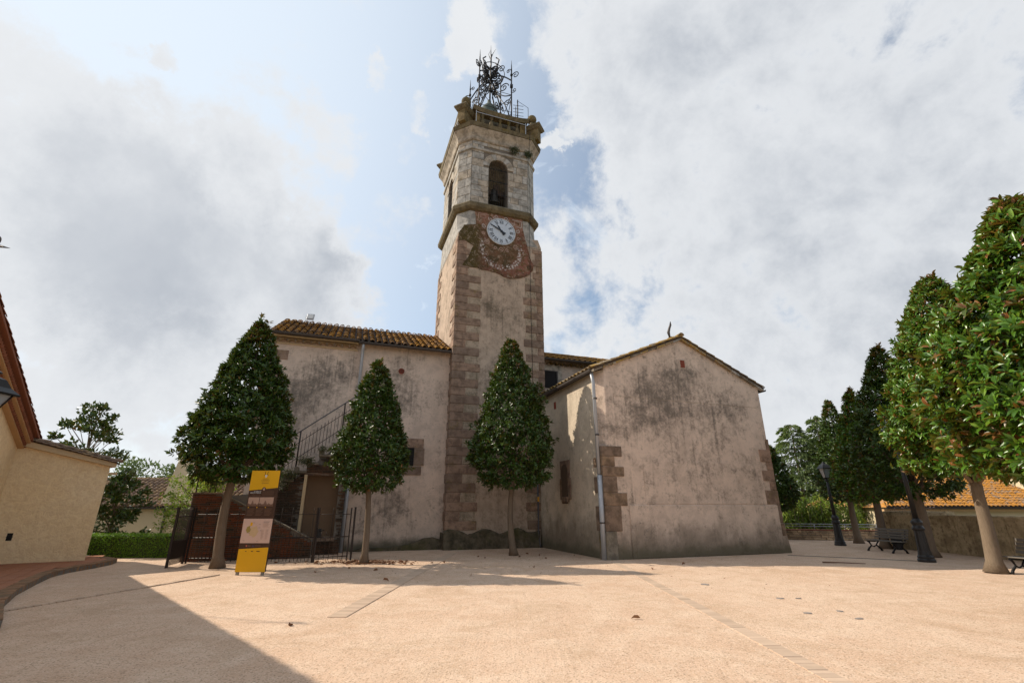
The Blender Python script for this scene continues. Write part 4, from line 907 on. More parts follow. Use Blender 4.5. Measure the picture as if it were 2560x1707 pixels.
# small vents
def vent_box(x, z, w, h):
    b = B(); b.box(x - w / 2 - .05, x + w / 2 + .05, CY - .012, CY + .01, z - h / 2 - .05, z + h / 2 + .05); v = b.build('vent', 'plaster_nave', CH)
    b = B(); [b.box(x - w / 2 + w / 3 * i + .006, x - w / 2 + w / 3 * (i + 1) - .006, CY - .035, CY, z - h / 2 + h / 3 * k + .006, z - h / 2 + h / 3 * (k + 1) - .006) for i in range(3) for k in range(3)]; b.build('vent_brick', 'red_clay', v)
vent_box(7.86, 6.98, .20, .30)
b = B(); b.box(3.95, 3.99, -1.95, -1.80, 5.62, 5.92); b.build('vent', 'red_clay', CH)
# niche on the side wall
b = B(); b.box(3.935, 3.99, -3.05, -2.28, 2.25, 3.34); nic = b.build('niche', 'granite', CH)
for q in ((-3.13, -2.20, 1.9, 2.28), (-3.08, -2.24, 3.05, 3.38), (-3.15, -2.85, 2.28, 2.7), (-2.45, -2.18, 2.28, 2.7)):
    b = B(); b.bbox(3.93, 3.98, q[0], q[1], q[2], q[3], .01); b.build('niche_stone', 'granite', nic)
loop = [(-2.92, 1.75)] + [(-2.665 - .255 * math.cos(PI * i / 8), 2.98 + .255 * math.sin(PI * i / 8)) for i in range(9)] + [(-2.41, 1.75)]
b = B(); b.prism(loop, -.012, (3.925, 0, 0), (0, 1, 0), (0, 0, 1), (1, 0, 0)); b.build('niche_shade', 'niche_stone', nic)  # flat proud plate; shade of a recess painted as its dark colour
b = B(); b.bbox(3.88, 3.98, -2.93, -2.40, 1.80, 2.0, .02); b.build('niche_sill', 'granite_dark', nic)
# chapel roof
Lr = AP[0] - 3.82; vL = math.hypot(1, slope_l)
for side_, (ox, sx, s_) in enumerate(((3.78, 1, slope_l), (CXR + .22, -1, slope_r))):
    v_ = math.hypot(1, s_); z0 = EZc + .06 - slope_l * .2 if sx > 0 else 6.32 + .06 - slope_r * .2
    Ln = abs(AP[0] - ox) * v_
    if sx > 0: tiled_roof(CH, (ox, 1.4, z0), (0, -1, 0), (1 / v_, 0, s_ / v_), 24, 9, .298, Ln / 9, 'tile_verge', n_parts=0)
    else: tiled_roof(CH, (ox, CY - .15, z0), (0, 1, 0), (-1 / v_, 0, s_ / v_), 24, 9, .298, Ln / 9, 'tile_verge', n_parts=0)
    for i in range(10):     # flat stones and tiles under the verge
        t0, t1 = i / 10, (i + 1) / 10; xa, xb = ox + (AP[0] - ox) * t0, ox + (AP[0] - ox) * t1; za, zb_ = z0 + (xa - ox) * sx * s_, z0 + (xb - ox) * sx * s_
        dz = random.uniform(-.01, .015)
        b = B(); b.prism([(xa + .01 * sx, za - .12 + dz), (xb - .01 * sx, zb_ - .12 + dz), (xb - .01 * sx, zb_ - .03 + dz), (xa + .01 * sx, za - .03 + dz)], -.16 - random.uniform(0, .04), (0, CY + .05, 0)); b.build('verge_stone', random.choice(('limestone', 'tile_verge', 'cap_stone')), CH)
        b = B(); vs, fs = tile_mesh('t', Ln / 10 * 1.15, .085, .07, .016); U = Vector((0, -1, 0)) if sx > 0 else Vector((0, 1, 0)); V = Vector((sx / v_, 0, s_ / v_)); N = U.cross(V)
        M = Matrix((U, V, N)).transposed().to_4x4(); M.translation = Vector((xa, CY - .06, za + .03)); b.M = M; b.add(vs, fs); b.build('verge_tile', 'tile_verge', CH, smooth=True)
b = B(); vs, fs = tile_mesh('t', .5, .13, .12, .02)
for i in range(13): b.M = Matrix.Translation((AP[0], CY - .2 + i * .47, AP[1] + .10)); b.add(vs, fs); b.M = None
b.build('ridge_tiles', 'tile_verge', CH, smooth=True, kind='stuff')
tube_obj('ridge_horn', [(7.62, CY + .25, 8.15), (7.58, CY + .25, 8.38), (7.64, CY + .25, 8.55), (7.72, CY + .25, 8.72), (7.74, CY + .25, 8.88)], [.03, .06, .05, .045, .012], 'gutter_metal', CH, 8)
b = B(); b.box(7.6, 7.72, CY + .2, CY + .3, 8.02, 8.2); b.build('ridge_foot', 'gutter_metal', CH)
gutter((3.74, 1.0, 6.36), (3.74, CY - .06, 6.36), .10, 'gutter_metal', CH)
gutter((CXR + .26, CY - .1, 6.24), (CXR + .26, .9, 6.24), .09, 'gutter_metal', CH)
tube_obj('downpipe', [(3.80, -5.50, 6.30), (3.88, -5.47, 5.9), (3.90, -5.47, 2.55)], .062, 'pipe_metal', CH, 12)
tube_obj('downpipe', [(3.90, -5.50, 2.65), (3.90, -5.50, -.02)], .085, 'pipe_metal', CH, 12)
for z in (1.1, 2.6, 4.0, 5.3): tube_obj('pipe_clip', [(3.90, -5.50, z), (3.90, -5.50, z + .05)], .094 if z < 2.6 else .075, 'gutter_metal', CH, 12)
tube_obj('downpipe', [(3.98 - .14, -.10, 3.2), (3.98 - .14, -.10, .45), (3.98 - .1, -.16, .1), (3.98 - .08, -.2, .0)], .035, 'pipe_dark', CH, 8)
b = B(); b.box(3.80, 3.88, -.145, -.135, 1.85, 2.05); b.build('sticker', 'sticker_yellow', CH)
tube_obj('bracket_rod', [(3.7, -.05, 5.35), (4.05, -1.0, 5.3)], .012, 'iron_black', CH, 4)

# floodlight
fl = empty('floodlight', (0, 0, 0), 0, label='small grey floodlight standing on the left wing roof ridge', cat='floodlight')
R0 = Matrix.Translation(P0) @ Matrix.Rotation(rad(19.5), 4, 'Z')
fl.matrix_world = R0 @ Matrix.Translation((-6.62, 2.1, 9.72)) @ Matrix.Rotation(rad(-12), 4, 'Z')
b = B(); b.M = Matrix.Rotation(rad(-18), 4, 'X') ; b.bbox(-.16, .16, -.04, .04, .18, .50, .015); b.build('housing', 'pipe_metal', fl)
b = B(); b.M = Matrix.Rotation(rad(-18), 4, 'X'); b.box(-.12, .12, -.048, -.041, .23, .45); b.build('glass', 'white_panel', fl)
b = B(); b.tube([(-.17, 0, .32), (-.17, 0, .05), (.17, 0, .05), (.17, 0, .32)], .014, 5); b.tube([(0, 0, .05), (0, 0, -.06)], .02, 5); b.build('bracket', 'pipe_metal', fl)

# ================================================================== brick staircase
ST = empty('brick_staircase', P0, rad(19.5), label='old brick outside staircase with iron railings against the left wing', cat='staircase')
f1 = lambda x: 2.03 if x < -8.1 else max(.55, 2.03 - (x + 8.1) * .50)
D1, D2 = -1.6, -.5
b = B(); xs = [-8.95, -8.1, -7.2, -6.3, -5.3]; b.prism([(-8.95, -.05), (-5.15, -.05), (-5.15, .5)] + [(x, f1(x)) for x in xs[::-1]], .8, (0, D1 + .02, 0)); b.build('stair_core', 'mortar', ST)
b = B(); b.box(-8.95, -7.1, D1 + .05, WD, 0, 1.98); b.build('landing', 'mortar', ST)
def f2(x):
    if x < -6.5: return 2.25
    i = int((x + 6.5) / .40); return min(5.2, 2.52 + .31 * i)
hole = (-5.70, -4.48, .55, 2.74)
bricks = []
def add_bricks(x0, x1, y, top, zmax, hole=None, dark=None, bl=.27, bh=.052):
    z = 0.; r = 0
    while z < zmax:
        x = x0 - (bl / 2 if r % 2 else 0) + random.uniform(-.03, .03)
        while x < x1:
            xa, xb = max(x, x0), min(x + bl + random.uniform(-.02, .02), x1); xm = (xa + xb) / 2
            if xb - xa > .05 and z + bh < top(xa) and z + bh < top(xb):
                if not (hole and xb > hole[0] and xa < hole[1] and z + bh > hole[2] and z < hole[3]): bricks.append((xa, xb, y, z, z + bh))
            x = xb + .0 if xb > x else x1 + 1
        z += bh + .004; r += 1
b = B(); b.prism([(-8.9, 0), (-4.25, 0), (-4.25, 4.4), (-4.5, 4.1)] + [(-6.5, 2.2), (-8.9, 1.9)], .05, (0, D2 + .4, 0)); b.build('stair_core', 'mortar', ST)
b = B()
for i in range(6): xa = -6.5 + i * .40; b.box(xa, xa + .40 if i < 5 else -4.25, D2 + .05, WD - .07, 2.8, 2.50 + .31 * i)
b.box(-8.6, hole[0], D2 + .03, WD - .07, 0, 2.8) if False else None
b.box(-7.1, hole[0] - .001, D2 + .03, WD - .08, 0, 2.15); b.box(hole[0] - .6, hole[0] - .001, D2 + .031, WD - .08, 2.15, 2.5); b.box(hole[1] + .001, -4.25, D2 + .03, WD - .08, 0, 2.8); b.build('stair_core', 'mortar', ST)
add_bricks(-8.93, -5.15, D1, f1, 2.03); nf1 = len(bricks)
add_bricks(-7.2, -4.23, D2, f2, 4.2, hole)
big = set(sorted(range(len(bricks)), key=lambda i: -(bricks[i][1] - bricks[i][0]) * (1 if i < nf1 else .7) + random.uniform(0, .05))[:300]); sr, sb = B(), B()
for i, (xa, xb, y, z, z2) in enumerate(bricks):
    m = 'brick_red' if (y == D1 and random.random() < .8) else 'brick_brown'
    tgt = ST if i in big else (sr if m == 'brick_red' else sb)
    face_block('brick', (0, y, 0), (1, 0, 0), (0, -1, 0), xa, xb, z, z2, .02 + random.uniform(-.006, .012), m, tgt, b=.005, jit=.003, back=.02)
sr.build('bricks', 'brick_red', ST, kind='stuff'); sb.build('bricks', 'brick_brown', ST, kind='stuff')
# sloped capping tiles on flight 1
for i in range(7):
    x0, x1 = -8.1 + i * .42, -8.1 + (i + 1) * .42 - .01; b = B(); b.prism([(x0, f1(x0) - .0), (x1, f1(x1) - .0), (x1, f1(x1) + .035), (x0, f1(x0) + .035)], .42, (0, D1 - .05, 0)); b.build('capping_tile', 'cap_stone', ST)
for i in range(3): b = B(); b.bbox(-9.0 + i * .31, -8.70 + i * .31, D1 - .05, D1 + .6, 2.03, 2.07, .008); b.build('capping_tile', 'granite_dark', ST)
for i in range(6):
    xa = -6.5 + i * .40; b = B(); b.bbox(xa - .03, xa + .42, D2 - .06, WD - .1, 2.50 + .31 * i, 2.60 + .31 * i, .015, .006); b.build('step_stone', 'cap_stone', ST)
    b = B(); b.bbox(xa - .03, xa + .14, D2 - .05, D2 + .3, 2.58 + .31 * i, 2.58 + .31 * i + .16, .02, .01); b.build('step_stone', 'cap_stone', ST)
# rendered recess (blocked doorway)
b = B(); b.box(hole[0], hole[1], D2 + .34, D2 + .40, hole[2], hole[3]); d_ = b.build('blocked_doorway', 'wood_door', ST)
b = B(); b.box(hole[0] - .03, hole[0] + .07, D2 - .03, D2 + .35, .5, hole[3] + .02); b.build('door_jamb', 'slab_paint', d_)
b = B(); b.box(hole[0], hole[1], D2 - .02, D2 + .35, hole[3], hole[3] + .09); b.box(hole[0] - .05, hole[1] + .05, D2 - .04, D2 + .35, .45, .55); b.build('door_lintel', 'granite_dark', d_)
# railing beside the upper flight
rl = lambda x: 4.02 + (x + 6.5) * .80
def bar(p0, p1, r, name='rail_bar', par=None, m='iron_brown'): return tube_obj(name, [p0, p1], r, m, par, 5)
bar((-7.6, D2, 3.15), (-3.9, D2, rl(-3.9)), .022, 'handrail', ST, 'pipe_dark'); bar((-7.3, D2, rl(-7.3) - .42), (-3.9, D2, rl(-3.9) - .42), .012, 'rail_bar', ST); bar((-6.9, D2, rl(-6.9) - 1.0), (-3.9, D2, rl(-3.9) - 1.0), .012, 'rail_bar', ST)
for i in range(28): x = -7.3 + i * .12; bar((x, D2, rl(x) - (1.25 if x > -6.5 else .95)), (x, D2, rl(x) - .28), .009, 'rail_bar', ST)
for x in (-6.08, -4.6): bar((x, D2, rl(x) - 1.35), (x, D2, rl(x)), .028, 'rail_post', ST)
for x in (-8.9, -8.35, -7.85, -7.3): bar((x, D1 + .1, 2.05 if x < -8 else f1(x)), (x, D1 + .1, 2.9 if x < -8 else f1(x) + .95), .02, 'rail_post', ST)
for z in (2.5, 2.88): bar((-8.9, D1 + .1, z), (-8.0, D1 + .1, z), .012, 'rail_bar', ST)
bar((-8.9, D1 + .1, 2.9), (-8.9, .4, 2.9), .012, 'rail_bar', ST); bar((-8.9, .4, 2.0), (-8.9, .4, 2.9), .02, 'rail_post', ST); bar((-8.0, D1 + .1, 2.88), (-6.6, D1 + .1, 2.15), .014, 'rail_bar', ST)
P = []
for (x, z, r, n) in ((-6.25, 2.75, .30, 500), (-5.75, 3.25, .3, 500), (-6.5, 2.4, .3, 350), (-5.2, 3.7, .2, 200)):
    P.append(rand_dirs(n) * RNG.uniform(.2, 1, (n, 1)) * np.array([r * 1.3, .12, r * .8]) + np.array([x, D2 - .1, z]))
P = np.array([tuple(R0 @ Vector(p)) for p in np.concatenate(P)])
tag(leaf_cloud('climbing_vine', P, .07, 'vine_leaf', width=.45), 'straggling dry vine growing over the brick stair steps', 'plant')

# ================================================================== iron fence and gates
def spear_bar(par, p, h, r=.009):
    tube_obj('bar', [(p[0], p[1], p[2]), (p[0], p[1], p[2] + h - .07), (p[0], p[1], p[2] + h)], [r, r, .003], 'iron_brown', par, 4)
def fence_run(A, E_, label, tall=True, h=1.56, low=.72, spacing=.11, name='iron_fence', cat='fence', frame=True):
    A, E_ = Vector(A), Vector(E_); L = (E_ - A).length; d = (E_ - A).normalized()
    root = empty(name, A, math.atan2(d.y, d.x), label=label, cat=cat)
    n = int(L / spacing)
    for i in range(1, n):
        x = i * L / n; t = i % 3 == 0
        spear_bar(root, (x, 0, .04), h if t else low + .12, .008 if not t else .010)
    for z, r in ((.14, .013), (low, .015), (h - .16, .009)): tube_obj('rail', [(0, 0, z), (L, 0, z)], r, 'iron_brown', root, 4)
    for x in (0, L): b = B(); b.box(x - .02, x + .02, -.02, .02, 0, h + .04); b.build('post', 'iron_brown', root)
    return root
fence_run((-9.95, 15.80, 0), (-6.2, 16.02, 0), 'long low iron spear fence standing in front of the brick staircase')
fr2 = fence_run((-6.14, 16.0, 0), (-5.32, 16.62, 0), 'short iron fence section with lock plate beside the left downpipe', spacing=.13)
b = B(); b.box(.0, .12, -.05, .02, .72, .98); b.build('lock_plate', 'iron_black', fr2); tube_obj('handle', [(.06, -.08, .9), (.2, -.08, .93)], .012, 'iron_black', fr2, 5)
def gate(A, E_, label):
    A, E_ = Vector(A), Vector(E_); L = (E_ - A).length; d = (E_ - A).normalized(); root = empty('iron_gate', A, math.atan2(d.y, d.x), label=label, cat='gate')
    for x in (0, L): b = B(); b.box(x - .035, x + .035, -.03, .03, 0, 1.62); b.build('post', 'iron_brown', root)
    n = max(3, int(L / .085))
    for i in range(1, n): spear_bar(root, (i * L / n, 0, .05), 1.55, .012)
    for z in (.22, .68, 1.35): tube_obj('rail', [(0, 0, z), (L, 0, z)], .016, 'iron_brown', root, 4)
    b = B(); b.box(.03, L - .03, -.004, .004, .22, .68); b.build('kick_plate', 'iron_brown', root)
gate((-9.72, 14.62, 0), (-10.0, 15.72, 0), 'open iron gate leaf at the left end of the fence by the hedge')
gate((-5.22, 16.72, 0), (-5.36, 17.15, 0), 'folded iron gate leaf seen edge on beside the grey downpipe')

# ================================================================== trees on the square
magnolia((-8.28, 14.57, 0), 2.46, 7.32, 1.28, .115, 2800, .17, 'broad clipped magnolia left of the yellow sign, tallest of the three before the church', 1, bend=-.8, n_parts=300)
magnolia((-4.52, 15.77, 0), 2.26, 6.36, 1.04, .085, 1900, .15, 'smallest clipped magnolia of the three, between staircase and left wing wall', 2, lean=(-.12, 0), bend=.4, n_parts=300)
magnolia((.06, 18.32, 0), 2.50, 8.02, 1.38, .095, 2600, .16, 'slender clipped magnolia standing right before the clock tower', 3, bend=-.9, lean=(-.1, 0), n_parts=300)
magnolia((16.55, 24.4, 0), 2.0, 6.85, 1.12, .13, 1500, .16, 'furthest narrow magnolia in the right row, just behind the distant lamp', 4, n_parts=0, prof=1.2)
magnolia((15.5, 21.25, 0), 2.0, 6.6, 1.15, .14, 1600, .18, 'magnolia in the right row with its trunk at the low wall end', 5, m='magnolia_leaf_lit', n_parts=0, prof=1.2)
magnolia((14.45, 17.75, 0), 2.15, 7.5, 1.50, .15, 2300, .18, 'dark magnolia in the right row standing behind the near lamp post', 6, n_parts=0, prof=1.15)
magnolia((12.57, 13.54, 0), 2.68, 8.45, 1.55, .145, 4000, .18, 'magnolia with pale forked trunk beside the right bench', 7, lean=(.75, 0.1), m='magnolia_leaf_lit', barkm='bark_light', tmpl=1, n_parts=300, fork=2.2, prof=.9)
magnolia((8.95, 7.2, 0), 2.25, 6.75, 1.80, .2, 5000, .17, 'nearest magnolia whose large glossy crown fills the right edge', 8, m='magnolia_leaf_lit', barkm='bark_light', tmpl=1, n_parts=300, prof=1.1, yf=.05)
magnolia((14.1, 26.6, 0), 1.6, 4.85, 1.0, .12, 1200, .17, 'dark magnolia half hidden behind the chapel right corner', 9, n_parts=0)

# ================================================================== yellow sign
SG = empty('information_sign', (-6.98, 13.15, 0), rad(-1.0), label='tall yellow and brown information panel on two grey feet', cat='sign')
b = B(); b.bbox(0, .76, -.02, .04, .07, 2.54, .004); b.build('panel', 'sign_brown', SG)
def sgn(poly, m, name, y=-.024): b = B(); b.prism(poly, .003, (0, y, 0)); return b.build(name, m, SG)
yel = sgn([(.0, 2.03), (.76, 2.10), (.76, 2.54), (0, 2.54)], 'sign_yellow', 'yellow_field'); yel2 = sgn([(0, .075), (.76, .075), (.76, .645), (0, .605)], 'sign_yellow', 'yellow_field')
mp = sgn([(0, .745), (.76, .745), (.76, 1.33), (0, 1.33)], 'sign_pink', 'map_field')
for (x0, x1, z0, z1) in ((.03, .315, 1.64, 1.86), (.33, .70, 1.64, 1.86)):
    ph = sgn([(x0, z0), (x1, z0), (x1, z1), (x0, z1)], 'ink_pale', 'old_photograph')
    b = B(); pts = [(x0, z0)] + [(x0 + (x1 - x0) * i / 12, z0 + .05 + .03 * math.sin(i * 1.7) + (.07 if i in (5, 6) else 0)) for i in range(13)] + [(x1, z0)]; b.prism(pts, .002, (0, -.0265, 0)); b.build('skyline', 'photo_dark', ph)
    b = B(); b.prism([(x0, z0 + .02), (x1, z0 + .01), (x1, z0 + .045), (x0, z0 + .05)], .002, (0, -.029, 0)); b.build('foreground', 'ink_mid', ph)
for i in range(3):
    x0 = .05 + i * .225
    for k in range(6): b = B(); b.box(x0, x0 + .19 - (k % 3) * .02, -.0245, -.0215, 1.57 - k * .032, 1.582 - k * .032); b.build('text_line', 'ink_mid', SG)
    b = B(); b.box(x0, x0 + .025, -.0245, -.0215, 1.595, 1.62); b.build('number_mark', 'sign_yellow', SG)
for k in range(5): b = B(); b.box(.37, .68, -.0245, -.0215, 2.0 - k * .024, 2.008 - k * .024); b.build('text_line', 'ink_mid', SG)
for k in range(3): b = B(); b.box(.08 + k * .02, .33, -.0245, -.0215, 1.925 - k * .022, 1.933 - k * .022); b.build('text_line', 'ink_mid', SG)
def text(s, x, z, size, m, par, align='LEFT', y=-.026, name='lettering'):
    c = bpy.data.curves.new(name, 'FONT'); c.body = s; c.size = size; c.align_x = align; c.extrude = .0008; c.resolution_u = 2
    o = bpy.data.objects.new('tmp', c); COL.objects.link(o); dg = bpy.context.evaluated_depsgraph_get(); me = bpy.data.meshes.new_from_object(o.evaluated_get(dg)); bpy.data.objects.remove(o); bpy.data.curves.remove(c)
    me.materials.clear(); me.materials.append(MATS[m]); t = bpy.data.objects.new(name, me); COL.objects.link(t); t.parent = par; t.location = (x, y, z); t.rotation_euler = (PI / 2, 0, 0)
text('ESGLÉSIA DE', .335, 2.005 - .008, .034, 'white_panel', SG, 'RIGHT'); text('SANTA MARIA', .335, 1.958, .045, 'white_panel', SG, 'RIGHT')
text('MUNICIPI DE', .40, 2.315, .026, 'ink_gold', yel, 'CENTER', -.0255); text('CABRERA', .40, 2.265, .052, 'ink_gold', yel, 'CENTER', -.0255)
for z in (2.225, 2.205): b = B(); b.box(.31, .50, -.0265, -.024, z, z + .008); b.build('text_line', 'ink_gold', yel)
g = lambda poly, m, n: (lambda b: (b.prism(poly, .002, (0, -.0275, 0)), b.build(n, m, yel)))(B())
g([(.36, 2.425), (.44, 2.425), (.40, 2.345)], 'white_panel', 'goat_head'); g([(.368, 2.43), (.360, 2.48), (.350, 2.52), (.356, 2.52), (.370, 2.48), (.379, 2.43)], 'ink_dark', 'goat_horn'); g([(.421, 2.43), (.430, 2.48), (.444, 2.52), (.450, 2.52), (.440, 2.48), (.432, 2.43)], 'ink_dark', 'goat_horn')
g([(.33, 2.42), (.37, 2.41), (.37, 2.425)], 'ink_dark', 'goat_ear'); g([(.47, 2.42), (.43, 2.41), (.43, 2.425)], 'ink_dark', 'goat_ear')
b = B(); b.prism([(.40 + .05 * math.cos(2 * PI * i / 20), 2.065 + .05 * math.sin(2 * PI * i / 20)) for i in range(20)], .002, (0, -.0268, 0)); b.build('round_badge', 'sign_brown', SG)
b = B(); b.prism([(.38, 2.03), (.42, 2.03), (.428, 2.075), (.40, 2.10), (.372, 2.075)], .002, (0, -.0285, 0)); b.build('badge_emblem', 'ink_pale', SG)
def mpoly(poly, m, n, y=-.0265): b = B(); b.prism(poly, .002, (0, y, 0)); b.build(n, m, mp)
rp = lambda cx, cz, rx, rz, n, s: [(cx + rx * math.cos(2 * PI * i / n) * (1 + .18 * math.sin(i * 2.7 + s)), cz + rz * math.sin(2 * PI * i / n) * (1 + .18 * math.cos(i * 1.9 + s))) for i in range(n)]
mpoly(rp(.31, 1.02, .115, .13, 16, 1), 'map_tan', 'map_area'); mpoly(rp(.165, 1.07, .055, .085, 13, 2), 'map_olive', 'map_area', -.0285); mpoly([(.195, 1.16), (.25, 1.155), (.255, 1.235), (.20, 1.245)], 'sign_yellow', 'map_area', -.0285)
for k in range(7): b = B(); b.box(.53, .70 - (k % 3) * .02, -.0265, -.0235, 1.255 - k * .021, 1.262 - k * .021); b.build('text_line', 'ink_pale' if k > 1 else 'ink_grey', mp)
for k in range(12):
    for x0 in (.51, .62): b = B(); b.box(x0, x0 + .075 - (k % 4) * .008, -.0265, -.0235, 1.06 - k * .02, 1.066 - k * .02); b.build('text_line', 'ink_pale', mp)
for (x, z) in ((.42, 1.19), (.42, 1.11), (.47, 1.04), (.27, 1.23), (.18, .98), (.42, .79), (.07, .80)): b = B(); b.box(x, x + .045, -.0285, -.0255, z, z + .008); b.build('place_name', 'ink_grey', mp)
b = B(); b.box(.17, .20, -.0245, -.0215, .665, .695); b.build('logo', 'ink_red', SG); b = B(); b.box(.21, .30, -.0245, -.0215, .67, .69); b.build('logo', 'ink_mid', SG); b = B(); b.box(.33, .39, -.0245, -.0215, .66, .695); b.build('logo', 'ink_violet', SG); b = B(); b.box(.40, .55, -.0245, -.0215, .675, .69); b.build('logo', 'ink_mid', SG)
for x, w in ((.18, .03), (.33, .05), (.47, .08)): b = B(); b.box(x, x + w, -.0268, -.0241, .545, .562); b.build('logo', 'ink_dark', yel2)
for x in (.02, .66): b = B(); b.box(x, x + .07, -.012, .035, 0, .07); b.build('foot', 'sign_post', SG)

# ================================================================== yellow house at left
T = Vector((math.sin(rad(57)), math.cos(rad(57)), 0)); Eh = Vector((-T.y, T.x, 0))   # T along the lean-to wall (away), Eh along the gable wall (away)
K0 = Vector((-12.72, 15.42, 0))
YH = empty('yellow_house', K0, math.atan2(T.y, T.x), label='yellow rendered house with clay eaves and low tiled lean-to at left', cat='house')
# local frame: x along T (towards the hedge), y = Eh (away), origin at far corner of the lean-to
b = B(); b.prism([(-2.5, 0), (0, 0), (0, 2.86), (-2.5, 3.55)], 3.2, (0, 0, .0), (1, 0, 0), (0, 0, 1), (-.45, 1, 0)); lean = b.build('lean_to_wall', 'yellow_plaster', YH)
b = B(); b.prism([(-2.2, 3.34), (.16, 2.80), (.16, 2.93), (-2.2, 3.50)], 3.3, (0, -.14, 0), (1, 0, 0), (0, 0, 1), (-.45, 1, 0)); b.build('verge_slab', 'slab_paint', YH)
sv = Vector((-1, 0, .262)).normalized()
tiled_roof(YH, (.18, -.16, 2.95), (0, 1, 0), sv, 3, 8, .235, .315, 'tile_brown', n_parts=110)
for i in range(14): b = B(); vs, fs = tile_mesh('t', .20, .045, .04, .012); p = Vector((.14, -.19, 2.93)) + sv * (.17 * i); M = Matrix((Vector((0, 1, 0)), sv, Vector((0, 1, 0)).cross(sv))).transposed().to_4x4(); M.translation = p; b.M = M; b.add(vs, fs); b.build('verge_tile', 'tile_brown', YH, smooth=True)
b = B(); b.box(.0, .20, .02, .14, 2.58, 2.65); b.build('eave_bracket', 'slab_paint', YH)
b = B(); b.box(-1.86, -1.74, -.004, .01, .72, .92); v_ = b.build('wall_vent', 'void_dark', YH); b = B(); b.box(-1.87, -1.73, -.012, -.004, .81, .825); b.build('vent_bar', 'iron_black', v_)
# main volume: its gable wall runs towards the camera along -Eh, its verge climbing towards the ridge
XW = -2.25; EX = XW + .42; GS = .334; HZ = 3.50; RY = -9.0
zr = lambda y: HZ - GS * y if y > RY else HZ - GS * RY + GS * (y - RY)
b = B(); b.prism([(.05, 0), (.05, HZ - .05), (RY, HZ - .05 - GS * RY), (2 * RY, HZ - .05), (2 * RY, 0)], 5.0, (XW - 5.0, 0, 0), (0, 1, 0), (0, 0, 1), (1, 0, 0)); b.build('house_wall', 'yellow_plaster', YH)
b = B(); b.prism([(.40, HZ + .02 - .40 * GS), (.40, HZ + .09 - .40 * GS), (RY, HZ + .09 - GS * RY), (2 * RY - .4, HZ + .09 - .4 * GS), (2 * RY - .4, HZ + .02 - .4 * GS), (RY, HZ + .02 - GS * RY)], 5.6, (EX - 5.6, 0, 0), (0, 1, 0), (0, 0, 1), (1, 0, 0)); b.build('roof_slab', 'clay_soffit', YH)
sv3 = Vector((0, -1, GS)).normalized(); vg = math.hypot(1, GS)
vs, fs = tile_mesh('t', .42, .10, .085, .016)
for i in range(29):   # verge tiles stepping up the rake
    y = .42 - i * .325; U = Vector((1, 0, 0)); V = sv3; N = U.cross(V)
    if N.z < 0: U = -U; N = -N
    M = Matrix((U, V, N)).transposed().to_4x4() @ Matrix.Rotation(random.uniform(-.03, .03), 4, 'Z'); M.translation = Vector((EX - .07, y, zr(y) + .105)); b = B(); b.M = M; b.add(vs, fs); b.build('verge_tile', 'tile_clay', YH, smooth=True)
tiled_roof(YH, (EX - 5.0, .42, HZ - .05), (1, 0, 0), sv3, 19, 29, .25, .325, 'tile_clay', n_parts=0)
for q, (dx, dz, wd) in enumerate(((.14, -.23, .30), (.28, -.12, .3))):    # corbelled render fillets and clay dentils climbing under the verge
    n = 74
    b = B(); b.prism([(.12, zr(.12) + dz - .028), (.12, zr(.12) + dz + .012), (RY, zr(RY) + dz + .012), (RY, zr(RY) + dz - .028)], wd, (XW + dx - wd, 0, 0), (0, 1, 0), (0, 0, 1), (1, 0, 0)); b.build('verge_fillet', 'soffit_paint', YH)
    for i in range(n):
        y = .10 - i * .123; b = B(); b.M = Matrix.Translation((XW + dx - .035, y, zr(y) + dz + .055)) @ Matrix.Rotation(math.atan(-GS), 4, 'X') @ Matrix.Rotation(rad(45), 4, 'Z'); b.box(-.065, .065, -.065, .065, -.045, .035); b.build('dentil_brick', 'clay_soffit', YH)
b = B(); b.box(XW - .02, XW + .38, .10, .20, HZ - .26, HZ - .18); b.build('verge_end', 'void_dark', YH)
b = B(); b.bbox(XW - .01, XW + .05, -4.6, -2.75, 2.95, 3.3, .03, .02); b.bbox(XW - .01, XW + .05, -4.6, -2.6, 2.55, 2.94, .03, .02); b.build('jamb_stone', 'rubble', YH)
# raised red pavement and brick kerb along the house
PV = empty('pavement', (0, 0, 0), 0, kind='structure')
edge = [(-7.2, 7.6), (-8.6, 9.0), (-9.6, 10.25), (-10.5, 11.6), (-11.2, 12.7), (-11.55, 13.6), (-11.7, 14.6), (-11.9, 15.4), (-12.2, 16.0), (-12.6, 16.3), (-13.1, 16.6)]
b = B(); b.prism(edge + [(-19, 20), (-24, 8), (-12, -4), (-9, 0), (-6, 5)], .10, (0, 0, 0), (1, 0, 0), (0, 1, 0), (0, 0, 1)); b.build('pavement_bed', 'mortar', PV)
b = B()
for i in range(26):
    for j in range(18):
        u0, v0 = -14 + i * .62, -.2 - j * .30 - .0; 
        p = K0 + T * 0 + Eh * (-i * .62 + 1.8) + T * (-2.2 + j * .31); q = [p, p + Eh * -.61, p + Eh * -.61 + T * .30, p + T * .30]; cen = (q[0] + q[2]) / 2
        # keep tiles inside the curved edge
        xe = np.interp(cen.y, [e[1] for e in edge], [e[0] for e in edge])
        if cen.x < xe - .26 and cen.y > 5:
            if len(PV.children) < 260: bb = B(); bb.prism([(w.x, w.y) for w in q], .02, (0, 0, .10), (1, 0, 0), (0, 1, 0), (0, 0, 1)); bb.build('paving_tile', 'paving_red', PV)
pe = []
for (a, e) in zip(edge[:-1], edge[1:]):
    n = max(1, int(math.dist(a, e) / .115))
    for i in range(n): pe.append((a[0] + (e[0] - a[0]) * i / n, a[1] + (e[1] - a[1]) * i / n, math.atan2(e[1] - a[1], e[0] - a[0])))
